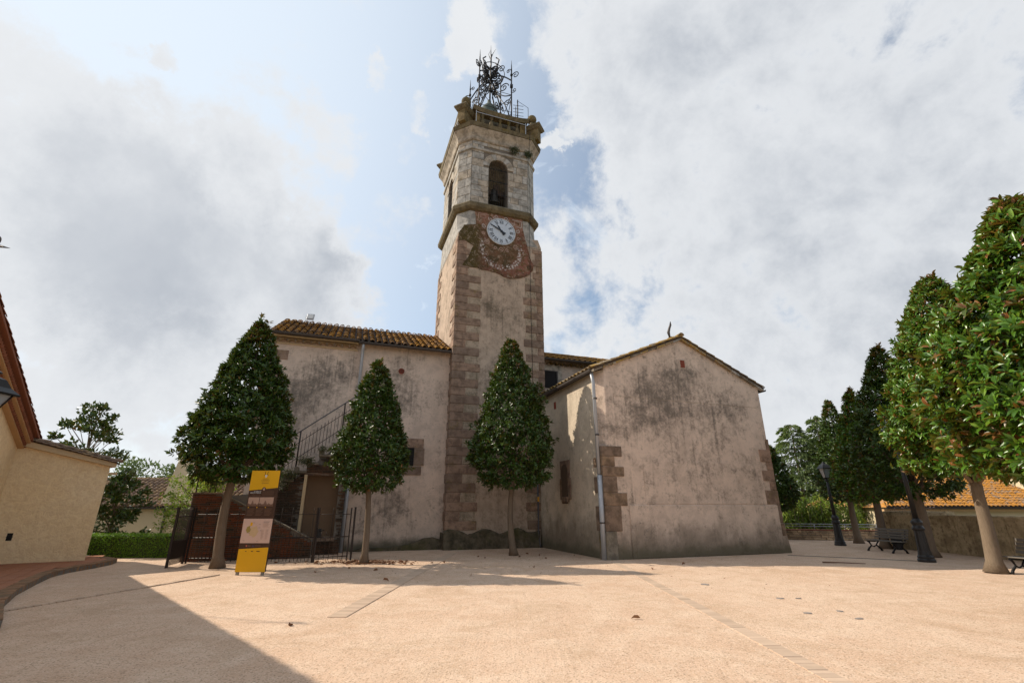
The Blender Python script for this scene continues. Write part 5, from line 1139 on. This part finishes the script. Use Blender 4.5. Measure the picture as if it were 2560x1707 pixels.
for (x, y, a) in pe:
    b = B(); b.M = Matrix.Translation((x, y, 0)) @ Matrix.Rotation(a, 4, 'Z'); b.bbox(.004, .109, -.0, .24, -.02, .128 + random.uniform(-.006, .004), .006, .003); b.build('kerb_brick', 'kerb_brick', PV)
# wall lantern
LN = empty('wall_lantern', (-9.34, 8.2, 3.16), 0, label='black wrought-iron wall lantern hanging at the left house', cat='lantern')
b = B(); b.lathe([(.17, .0), (.36, .36)], (0, 0, 0), 4); b.M = None; lg = [(x, y, z) for x, y, z in b.v]
c4 = [(math.cos(PI / 4 + k * PI / 2), math.sin(PI / 4 + k * PI / 2)) for k in range(4)]
b = B(); b.loft([[(.17 * x, .17 * y, .02) for x, y in c4], [(.36 * x, .36 * y, .40) for x, y in c4]]); b.build('glass', 'glass_grey', LN)
b = B(); b.loft([[(r * x, r * y, z) for x, y in c4] for r, z in ((.47, .38), (.48, .41), (.33, .52), (.22, .68), (.12, .72))]); b.lathe([(.10, .70), (.05, .76), (.14, .80), (.10, .84), (.02, .86)], (0, 0, 0), 12); b.build('roof', 'iron_black', LN)
for x, y in c4: tube_obj('frame_bar', [(.185 * x, .185 * y, 0), (.385 * x, .385 * y, .41)], .016, 'iron_black', LN, 5)
b = B(); b.loft([[(.20 * x, .20 * y, z) for x, y in c4] for z in (-.02, .03)]); b.build('base', 'iron_black', LN)
tube_obj('wall_arm', [(0, 0, -.02), (-.2, -.1, -.25), (-.7, -.35, -.30), (-1.5, -.9, .1)], .025, 'iron_black', LN, 6)
LN.scale = (.92, .92, .92)
VN = empty('weather_vane', (-13.83, 11.0, 5.20), 0, label='tip of a dark iron weather vane at the left edge', cat='weather vane')
tube_obj('mast', [(0, 0, -.6), (0, 0, 3.9)], .022, 'gutter_metal', VN, 6, r2=.012); tube_obj('arrow', [(-.7, 0, 3.66), (.25, 0, 3.58)], .02, 'gutter_metal', VN, 6); tube_obj('arrow_tip', [(.25, 0, 3.58), (.62, 0, 3.50)], .05, 'gutter_metal', VN, 6, r2=.004)
tube_obj('curl', spiral3((0, 0, 3.82), (1, 0, 0), UZ, .24, .12, -1.2, .5, 10), .035, 'gutter_metal', VN, 6, r2=.008)

VN.scale = (.825, .825, .825)
# ================================================================== things behind, left
RNG = np.random.default_rng(5)
n = 9000; hx0, hx1, hy, hz = -15.3, -10.7, 17.75, .72
face = RNG.random(n); P = np.zeros((n, 3)); P[:, 0] = RNG.uniform(hx0, hx1, n); f1m = face < .72
P[:, 1] = np.where(f1m, hy - .28 + RNG.normal(size=n) * .035, RNG.uniform(hy - .3, hy + .3, n)); P[:, 2] = np.where(f1m, RNG.uniform(0, hz, n), hz + RNG.normal(size=n) * .025)
hd = leaf_cloud('hedge', P, .05, 'hedge_leaf', width=.6, up=.5); tag(hd, 'neatly clipped low green hedge beside the yellow house', 'hedge')
b = B(); b.box(hx0 + .05, hx1 - .05, hy - .24, hy + .24, 0, hz - .04); b.build('hedge_core', 'tuft_leaf', hd)
LH = empty('farmhouse', (-17.6, 24.0, -2.6), rad(2), label='cream farmhouse with brown tile roof and square chimney behind the hedge', cat='house')
b = B(); b.box(-5, 6.9, .25, 6, 0, 4.15); b.build('wall', 'cream_paint', LH)
tiled_roof(LH, (-5, 0, 4.22), (1, 0, 0), Vector((0, 1, .50)), 48, 9, .25, .36, 'tile_brown', n_parts=300)
b = B(); b.box(-5, 6.9, 2.9, 3.1, 5.66, 5.76); b.build('ridge', 'tile_verge', LH)
gutter((-5, -.03, 4.2), (6.9, -.03, 4.2), .07, 'pipe_dark', LH); tube_obj('downpipe', [(.9, 0, 4.15), (.9, .15, 3.9), (.9, .18, 0)], .05, 'pipe_dark', LH, 8)
b = B(); b.loft([[(x * s + 1.2 + ox, y * s + .9, z) for x, y in ((-.5, -.5), (.5, -.5), (.5, .5), (-.5, .5))] for s, z, ox in ((1.55, 4.0, .1), (1.3, 4.9, .06), (.86, 6.4, 0))]); ch = b.build('chimney', 'cream_paint', LH)
for dx in (-.38, .38):
    for dy in (-.38, .38): b = B(); b.box(1.2 + dx - .06, 1.2 + dx + .06, .9 + dy - .06, .9 + dy + .06, 6.4, 6.66); b.build('chimney_pier', 'cream_paint', ch)
b = B(); b.box(.7, 1.7, .4, 1.4, 6.66, 6.70); b.build('chimney_top', 'clay_soffit', ch)
for i in range(5): b = B(); vs, fs = tile_mesh('t', 1.1, .11, .10, .02); b.M = Matrix.Translation((.77 + i * .215, .35, 6.71)); b.add(vs, fs); b.build('chimney_tile', 'tile_brown', ch, smooth=True)
for z in (1.5, 2.2, 2.9, 3.5): b = B(); b.bbox(1.35, 1.75, .19, .27, z, z + .32, .04, .03); b.build('wall_stone', 'rubble', LH)

def loose_tree(name, loc, h, r, m, barkm, n, size, label, cat='tree', zb=.3, k=6, seed=1, prof=None, sq=1.0, trunk=.1):
    global RNG; RNG = np.random.default_rng(seed); root = empty(name, loc, 0, label=label, cat=cat)
    b = B(); b.tube([(0, 0, -.3), (.05, 0, h * .5), (0, .03, h * .93)], trunk, 7, r2=trunk * .2); b.build('trunk', barkm, root, smooth=True)
    P = []; ctr = []
    nb = max(8, int(n / 70))
    for i in range(nb):
        t = zb + (1 - zb) * (i + .5) / nb; a = i * 2.4; rr = r * (prof(t) if prof else math.sin(PI * min(.98, max(.08, (t - zb) / (1 - zb) * .9 + .08))) ** .7) * random.uniform(.35, 1.1)
        c = np.array([math.cos(a) * rr, math.sin(a) * rr, h * t + random.uniform(-.2, .2) * r])
        q = int(n / nb); s = r * .27 * random.uniform(.6, 1.4)
        P.append(c + rand_dirs(q) * RNG.uniform(.25, 1, (q, 1)) ** .6 * np.array([s, s, s * .62 * sq]))
        b = B(); b.tube([(0, 0, h * t * .8), tuple(c)], trunk * .3, 4, r2=.012); b.build('branch', barkm, root)
    P = np.concatenate(P); o = leaf_cloud('crown', P, size, m, root, width=.5, outc=np.array([0, 0, h * .5])); o['kind'] = 'stuff'; return root
loose_tree('magnolia_tree', (-17.3, 19.6, -.6), 6.2, 1.15, 'magnolia_leaf', 'bark_light', 3000, .19, 'tall open magnolia rising behind the yellow lean-to roof', zb=.42, seed=21, trunk=.07)
loose_tree('magnolia_tree', (-15.0, 18.9, -.6), 3.3, 1.0, 'magnolia_leaf', 'bark', 3400, .17, 'low dense magnolia between the lean-to corner and farmhouse wall', zb=.12, seed=22, trunk=.08)
loose_tree('small_tree', (-12.2, 19.6, -1.0), 3.9, 1.3, 'bright_leaf', 'bark_light', 4800, .12, 'bright yellow-green young tree behind the open gate', zb=.35, seed=23, trunk=.05)
loose_tree('small_tree', (-9.9, 20.2, -1.0), 4.1, .9, 'bright_leaf', 'bark_light', 1300, .12, 'yellow-leaved young tree behind the staircase railing', zb=.5, seed=28, trunk=.05)
for i, (x, y, h, r, lb) in enumerate(((-29.5, 38, 7.4, 2.3, 'pale green tree above the farmhouse ridge, beside the tall magnolia'), (-26.0, 38, 7.0, 2.1, 'rounded pale green tree above the middle of the farmhouse ridge'), (-22.8, 40, 7.4, 1.6, 'small pale tree just left of the farmhouse chimney'))):
    loose_tree('distant_tree', (x, y, -2.6), h, r, 'distant_leaf', 'bark', 2400, .28, lb, zb=.4, seed=30 + i)

# ================================================================== right side
# long rendered boundary wall
RW = empty('boundary_wall', (0, 0, 0), 0, label='weathered rendered stone wall along the right side of the square', cat='wall')
def wall_run(pts, th, z0, z1, name, par, m, capm=None, rnd=.08):
    b = B()
    for (a, e) in zip(pts[:-1], pts[1:]):
        A, E_ = Vector((*a, 0)), Vector((*e, 0)); U = (E_ - A).normalized(); N = Vector((-U.y, U.x, 0)); L = (E_ - A).length; n = max(1, int(L / .5))
        prof = [(-th / 2, z0), (-th / 2, z1 - rnd), (-th / 2 + rnd * .6, z1 - rnd * .25), (-th / 4, z1), (th / 4, z1), (th / 2 - rnd * .6, z1 - rnd * .25), (th / 2, z1 - rnd), (th / 2, z0)]
        rings = []
        for i in range(n + 1):
            p = A + U * (L * i / n); rings.append([tuple(p + N * (x + random.uniform(-.008, .008)) + Vector((0, 0, z + (random.uniform(-.012, .012) if z > z0 else 0)))) for x, z in prof])
        b.loft(rings)
    return b.build(name, m, par)
wall_run([(16.75, 2), (16.5, 9), (16.35, 16.5), (16.62, 19.4)], .5, -.1, 1.34, 'rendered_wall', RW, 'old_wall', rnd=.04)
wall_run([(16.66, 19.1), (16.35, 21.9)], .62, -.1, 1.46, 'rendered_pier', RW, 'old_wall', rnd=.16)
wall_run([(16.0, 21.75), (16.7, 21.85)], .5, -.1, 1.42, 'rendered_pier', RW, 'old_wall', rnd=.2)
# low rubble wall with tile coping and rail
LW = empty('low_wall', (0, 0, 0), 0, label='low rubble stone wall with clay coping and pipe rail beyond the trees', cat='wall')
A, E_ = Vector((13.4, 27.72, 0)), Vector((20.4, 25.35, 0)); U = (E_ - A).normalized(); N = Vector((U.y, -U.x, 0)); L = (E_ - A).length
b = B(); b.M = Matrix(((U.x, -N.x, 0, A.x), (U.y, -N.y, 0, A.y), (0, 0, 1, 0), (0, 0, 0, 1))); b.box(-6, L, 0, .35, -.1, .47); b.build('wall_core', 'mortar', LW)
z = 0; 
for r_ in range(4):
    x = -.3 + random.uniform(-.2, 0)
    while x < L:
        w = random.uniform(.18, .42); face_block('stone', A, U, N, x, x + w, z, z + .115, .03 + random.uniform(-.01, .02), 'rubble', LW, b=.02, jit=.012); x += w
    z += .117
for i in range(int(L / .30) + 2): b = B(); b.M = Matrix(((U.x, -N.x, 0, A.x), (U.y, -N.y, 0, A.y), (0, 0, 1, 0), (0, 0, 0, 1))); b.bbox(-.5 + i * .30, -.21 + i * .30, -.06, .40, .472, .515, .006); b.build('coping_tile', 'clay_soffit', LW)
for z in (.66, .78): tube_obj('rail', [A + U * -1 + Vector((0, 0, z)) - N * .18, A + U * L + Vector((0, 0, z)) - N * .18], .018, 'pipe_metal', LW, 6)
for i in range(6): p = A + U * (i * 1.4) - N * .18; tube_obj('rail_post', [p + Vector((0, 0, .5)), p + Vector((0, 0, .8))], .018, 'pipe_metal', LW, 6)

# orange-roofed house
OH = empty('orange_roofed_house', (22.6, 30.2, -2.6), rad(-3), label='yellow house with orange lichen tile roof behind the boundary wall', cat='house')
b = B(); b.box(0.3, 22, .5, 9, 0, 4.25); b.build('wall', 'cream_paint', OH)
hs = .42; hv = math.hypot(1, hs)
rows_ = 14; ex = .40
tiled_roof(OH, (0, 0, 4.25), (1, 0, 0), Vector((0, 1, hs)), 80, rows_, .25, ex, 'tile_orange', n_parts=300, skip=lambda i, j: i * .25 < j * ex * .93)
OHd = [o for o in OH.children if o.name.startswith('roof_deck')][0]
me = OHd.data
for v in me.vertices:
    if v.co.x < .1 and v.co.y > 2: v.co.x += rows_ * ex * .93
b = B(); b.add([(0, 0, 4.22), (rows_ * ex / hv, rows_ * ex / hv, 4.22 + rows_ * ex / hv * hs), (0, 11, 4.22)], [(0, 1, 2)]); b.build('hip_slope', 'tile_orange', OH)
gutter((-.05, -.06, 4.22), (20, -.06, 4.22), .08, 'gutter_metal', OH)
b = B(); b.box(-.1, 20, .1, .5, 4.0, 4.12); b.build('eave_board', 'sign_yellow' if False else 'soffit_paint', OH)
b = B(); b.box(10.4, 12.8, 2.2, 3.2, 4.6, 6.35); chm = b.build('chimney', 'cream_paint', OH)
b = B(); b.box(10.65, 11.0, 2.19, 3.21, 6.35, 6.75); b.box(12.1, 12.5, 2.19, 3.21, 6.35, 6.75); b.build('chimney_pier', 'cream_paint', chm); b = B(); b.box(10.2, 13.0, 2.0, 3.4, 6.75, 6.85); b.build('chimney_top', 'tile_clay', chm)
b = B(); b.box(11.02, 12.08, 2.3, 3.1, 6.36, 6.74); b.build('chimney_gap', 'void_dark', chm)

# lamp posts
def lamp_post(loc, label, H=4.2):
    root = empty('street_lamp', loc, 0, label=label, cat='street lamp', group='cast-iron lamp posts along the right walk')
    b = B(); n = 16
    b.lathe([(.23, 0), (.235, .06), (.21, .10), (.215, .15), (.185, .20), (.17, .32)], (0, 0, 0), 20); b.build('base', 'lamp_paint', root, smooth=False)
    rings = []
    for (r, z) in ((.165, .31), (.150, .60), (.135, .92)): rings.append([(r * (1 - .07 * (k % 2)) * math.cos(2 * PI * k / 24), r * (1 - .07 * (k % 2)) * math.sin(2 * PI * k / 24), z) for k in range(24)])
    b = B(); b.loft(rings); b.build('fluted_column', 'lamp_paint', root)
    b = B(); b.lathe([(.135, .90), (.165, .94), (.17, .99), (.14, 1.03), (.125, 1.08), (.15, 1.12), (.155, 1.18), (.12, 1.22), (.085, 1.28)], (0, 0, 0), 20); b.build('collar', 'lamp_paint', root, smooth=True)
    tube_obj('pole', [(0, 0, 1.25), (0, 0, H - .75)], .078, 'lamp_paint', root, 14, r2=.048)
    b = B(); b.box(-.02, .02, -.075, -.062, 2.95, 3.15); b.build('label_plate', 'white_panel', root)
    b = B(); b.lathe([(.05, H - .8), (.09, H - .74), (.05, H - .68), (.12, H - .62)], (0, 0, 0), 12); b.build('lantern_base', 'lamp_paint', root)
    b = B(); b.loft([[(.13 * x, .13 * y, H - .62) for x, y in c4], [(.24 * x, .24 * y, H - .22) for x, y in c4]]); b.build('lantern_glass', 'glass_grey', root)
    b = B(); b.loft([[(r * x, r * y, H + z) for x, y in c4] for r, z in ((.33, -.22), (.32, -.19), (.20, -.06), (.08, .02), (.03, .10))]); b.build('lantern_roof', 'lamp_paint', root)
    for x, y in c4: tube_obj('lantern_bar', [(.13 * x, .13 * y, H - .62), (.25 * x, .25 * y, H - .2)], .012, 'lamp_paint', root, 4)
    return root
lamp_post((12.99, 16.22, 0), 'large black lamp post with fluted foot before the boundary wall', 4.3)
lamp_post((14.74, 23.0, 0), 'more distant black lamp post between chapel corner and tree row', 3.55)

# benches
def bench(loc, rz, label, m, back=True):
    root = empty('park_bench', loc, rz, label=label, cat='bench', group='cast-iron park benches'); root.scale = (.9, .9, .9)
    # seat along x, facing -y
    for i in range(4): y = -.22 + i * .125; b = B(); b.bbox(-.9, .9, y, y + .105, .415 + .012 * abs(i - 1.5), .442 + .012 * abs(i - 1.5), .005); b.build('seat_slat', m, root)
    if back:
        for i in range(4): z = .53 + i * .105; y = .30 + i * .035; b = B(); b.bbox(-.9, .9, y, y + .025, z, z + .085, .005); b.build('back_slat', m, root)
    for x in (-.68, .68):
        leg = tube_obj('leg', [(x, -.30, 0), (x, -.24, .10), (x, -.10, .22), (x, -.16, .34), (x, -.24, .40)], [.05, .035, .03, .032, .035], 'iron_black', root, 6)
        tube_obj('leg', [(x, .34, 0), (x, .28, .10), (x, .12, .24), (x, .22, .36), (x, .33, .44), (x, .44, .92)], [.05, .035, .03, .03, .028, .02], 'iron_black', root, 6)
        tube_obj('seat_support', [(x, -.26, .40), (x, .05, .38), (x, .33, .42)], .024, 'iron_black', root, 6); tube_obj('leg_stretcher', [(x, -.11, .22), (x, .0, .17), (x, .12, .23)], .022, 'iron_black', root, 6)
    return root
bench((14.35, 19.7, 0), rad(-88), 'slatted bench with back standing behind the large lamp post', 'bench_wood')
bench((13.05, 12.7, 0), rad(-84), 'dark slatted bench cut off by the right edge', 'bench_wood')
b = B(); b.lathe([(.15, 0), (.16, .02), (.21, .62), (.225, .63), (.22, .67), (.19, .66), (.14, .1)], (15.65, 20.8, .0), 18); tag(b.build('litter_bin', 'bin_plastic', smooth=True), 'dark round litter bin beside the slatted bench', 'bin')

# conifers, bamboo and shrubs beyond the low wall
def cedar(loc, h, r, label, seed, dens=46, zb=.22):
    global RNG; RNG = np.random.default_rng(seed); random.seed(seed)
    root = empty('cedar_tree', loc, 0, label=label, cat='tree', group='cedars beyond the low wall')
    b = B(); b.tube([(0, 0, -.2), (.12, .05, h * .4), (.05, 0, h * .98)], .24, 8, r2=.03); b.build('trunk', 'bark', root, smooth=True)
    P = []; Ld = []; bb = B()
    for i in range(dens):
        t = zb + (1 - zb) * (i + .5) / dens; a = i * 2.399 + random.uniform(-.3, .3); Lb = r * (1.05 - t) ** .62 * random.uniform(.7, 1.1)
        pts = []
        for q in range(7):
            s = q / 6; pts.append(Vector((math.cos(a) * Lb * s, math.sin(a) * Lb * s, h * t + .28 * Lb * math.sin(s * 2.2) * .8 - .42 * Lb * s ** 2.2)))
        bb.tube(pts, .045 * (1.1 - t), 4, r2=.008)
        side = Vector((-math.sin(a), math.cos(a), 0)); n = int(330 * Lb / r) + 40
        for _ in range(n):
            s = RNG.random() ** .7; k = min(5, int(s * 6)); p = pts[k].lerp(pts[k + 1], s * 6 - k); sd = RNG.normal() * .20 * Lb * (1.15 - s * .5)
            p = p + side * sd + Vector((0, 0, -.10 * abs(sd) - .22 * RNG.random() ** 2)); P.append(tuple(p)); Ld.append(tuple(Vector((math.cos(a), math.sin(a), -.35)) + side * (sd * 1.6) + Vector((0, 0, -.5 * RNG.random()))))
    bb.build('branches', 'bark', root, smooth=True, kind='stuff')
    P = np.array(P); Ld = np.array(Ld) + RNG.normal(size=(len(P), 3)) * .3; nn = len(P)
    o = leaf_mesh('crown', P, Ld, np.array([[0, 0, 1.]]) + RNG.normal(size=(nn, 3)) * .4, RNG.uniform(.22, .46, nn), .20, 'cedar_leaf', root); o['kind'] = 'stuff'
cedar((25.2, 43, -.6), 9.4, 4.0, 'drooping cedar with arching top right of the chapel corner', 41)
cedar((28.0, 43.5, -.6), 10.3, 3.3, 'taller pointed cedar next to the far magnolia row', 42)
cedar((31.8, 40.5, -.6), 6.6, 3.2, 'lower dark cedar glimpsed between the row trunks', 43)
RNG = np.random.default_rng(50); random.seed(50)
def stems(loc, w, d, h, n, m, label, name, cat, leafsz=.36, nl=44, width=.16):
    root = empty(name, loc, 0, label=label, cat=cat); b = B(); P = []; Ld = []
    for i in range(n):
        x, y, hh = random.uniform(-w, w), random.uniform(-d, d), h * random.uniform(.65, 1.1); bx = random.uniform(-.3, .3)
        b.tube([(x, y, -.3), (x + bx * .4, y, hh * .6), (x + bx, y, hh)], .014, 3)
        for q in range(nl): s = RNG.random() ** .6; P.append((x + bx * s + RNG.normal() * .12, y + RNG.normal() * .12, hh * (.12 + .9 * s))); Ld.append((RNG.normal(), RNG.normal(), -.4 - RNG.random()))
    b.build('stems', 'bark_light', root, kind='stuff'); P = np.array(P); o = leaf_mesh('crown', P, np.array(Ld), rand_dirs(len(P)) + np.array([0, 0, .6]), RNG.uniform(.6, 1.2, len(P)) * leafsz, width, m, root); o['kind'] = 'stuff'
stems((19.0, 31.5, -1.2), 2.2, .7, 3.6, 110, 'bright_leaf', 'bright green bamboo thicket left of the far lamp post', 'bamboo', 'bamboo')
stems((23.8, 33.0, -1.2), 1.6, .7, 3.9, 110, 'bright_leaf', 'bright green bamboo thicket right of the far lamp post', 'bamboo', 'bamboo')
stems((20.6, 36.5, -1.6), 6.5, 1.2, 3.6, 190, 'cedar_leaf', 'dull green shrub belt behind the bamboo', 'shrub_belt', 'shrub')
def bush(loc, r, m, n, size, label, name='shrub', cat='shrub'):
    global RNG
    root = empty(name, loc, 0, label=label, cat=cat); b = B(); 
    for k in range(9): a = k * .7; b.tube([(0, 0, -.4), (math.cos(a) * r[0] * .6, math.sin(a) * r[1] * .6, r[2] * 1.2)], .02, 4, r2=.006)
    b.build('stems', 'bark_dark', root); P = rand_dirs(n) * (RNG.uniform(0, 1, (n, 1)) ** .45) * np.array(r) * (1 + .12 * RNG.normal(size=(n, 1))) + np.array([0, 0, r[2] * .8]); o = leaf_cloud('crown', P, size, m, root, width=.5); o['kind'] = 'stuff'
bush((23.3, 29.0, -1.4), (2.3, 1.0, 1.75), 'plum_leaf', 5200, .10, 'purple-leaved plum shrub beyond the low wall')
bush((20.1, 27.0, -.9), (.8, .5, 1.1), 'plum_leaf', 900, .09, 'small purple shrub at the corner of the orange-roofed house')
bush((-20.5, 21.5, -1.2), (2.2, 1.3, 2.2), 'magnolia_leaf', 2600, .16, 'dark shrub behind the yellow lean-to')
# distant wood
RNG = np.random.default_rng(77); n = 16000; P = np.stack([RNG.uniform(-160, 200, n), 95 + RNG.normal(size=n) * 7, RNG.random(n) ** .8 * 7], 1); P[:, 2] = P[:, 2] * (.62 + .3 * np.sin(P[:, 0] * .21) * np.sin(P[:, 0] * .067 + 1)) - 2.6
tag(leaf_cloud('distant_wood', P, 1.3, 'distant_leaf', width=.7), kind='stuff')

# ================================================================== litter on the sand
me_l = bpy.data.meshes.new('fallen_leaf'); me_l.from_pydata([(a * .16, b_ * .07, .012 + c * .3 + abs(b_) * .05) for a, b_, c in LEAF8_V], [], [tuple(int(q) for q in f) for f in LEAF8_F]); me_l.materials.append(MATS['dry_leaf'])
random.seed(12); RNG = np.random.default_rng(12)
def fallen(x, y, label, group=None, s=1.):
    o = bpy.data.objects.new('fallen_leaf', me_l); COL.objects.link(o); o.location = (x, y, .012); o.rotation_euler = (random.uniform(-.3, .3), random.uniform(-.3, .3), random.uniform(0, 6.3)); o.scale = (s, s, s); tag(o, label, 'leaf', group)
for i in range(26): fallen(-4.3 + random.gauss(0, 1.2), 15.75 + random.gauss(0, .35), 'dry brown magnolia leaf lying near the foot of the smallest magnolia', 'fallen leaves under the smallest magnolia')
for i in range(9): fallen(random.uniform(-1.6, 3.2), random.uniform(17.3, 18.9), 'dry brown leaf on the sand in front of the tower foot', 'fallen leaves before the tower')
for x, y, lb in ((-4.5, 14.5, 'curled dry leaf in the shade left of the paver strip'), (-3.6, 14.0, 'dry leaf in the tree shade nearest the paver strip'), (-5.1, 13.6, 'dry leaf right of the yellow sign feet'), (-3.0, 12.2, 'light brown leaf on sunlit sand just left of the paver strip end'), (-1.0, 12.9, 'long brown leaf on sunlit sand right of the paver strip'), (.6, 14.6, 'dark leaf in the shadow band before the tower magnolia'), (3.9, 14.4, 'brown leaf beside the right paver strip near the chapel corner'), (5.2, 15.6, 'brown leaf at the edge of the chapel shadow')): fallen(x, y, lb)
fallen(1.95, 8.15, 'single curled orange-brown leaf alone on the open sand', s=.9)
fallen(-3.2, 7.7, 'dark curled leaf near the shadow edge at lower left', s=.8)
P = np.stack([-4.6 + RNG.normal(size=420) * .75, 15.95 + RNG.normal(size=420) * .28, .01 + RNG.random(420) * .03], 1)
tag(leaf_mesh('leaf_litter', P, rand_dirs(420) * np.array([1, 1, .15]), np.array([[0, 0, 1.]]) + RNG.normal(size=(420, 3)) * .3, RNG.uniform(.05, .13, 420), .5, 'dry_leaf'), kind='stuff')
P = np.stack([RNG.uniform(-6, 8, 260), RNG.uniform(11, 19.5, 260), np.full(260, .008)], 1)
tag(leaf_mesh('leaf_litter', P, rand_dirs(260) * np.array([1, 1, .1]), np.array([[0, 0, 1.]]) + RNG.normal(size=(260, 3)) * .2, RNG.uniform(.02, .06, 260), .5, 'dry_leaf'), kind='stuff')
tube_obj('fallen_branch', [(9.55, 15.95, .02), (9.9, 15.8, .03), (10.3, 15.72, .02), (10.6, 15.55, .02)], .025, 'twig', None, 6, r2=.01); tag(bpy.data.objects['fallen_branch'], 'thin brown broken branch lying in the chapel shadow', 'branch')
for (x, y, w, d, lb) in ((4.25, 11.6, .16, .12, 'flat grey stone on the sand nearest the paver strip'), (5.0, 9.9, .12, .07, 'small grey stone left of the scattered group'), (5.35, 9.9, .08, .05, 'tiny grey stone at the back of the scattered group'), (4.75, 8.6, .11, .06, 'flat grey stone at the front of the scattered group'), (5.35, 8.75, .09, .06, 'dark grey stone in the middle of the scattered group'), (5.3, 8.2, .10, .05, 'dark flat stone at the right of the scattered group')):
    b = B(); b.prism([(w * .7 * math.cos(2 * PI * i / 11) * random.uniform(.5, 1.2), d * .8 * math.sin(2 * PI * i / 11) * random.uniform(.5, 1.2)) for i in range(11)], .012, (x, y, 0), (1, 0, 0), (0, 1, 0), (0, 0, 1)); tag(b.build('flat_stone', 'grey_plate'), lb, 'stone', 'flat stones in the sand')
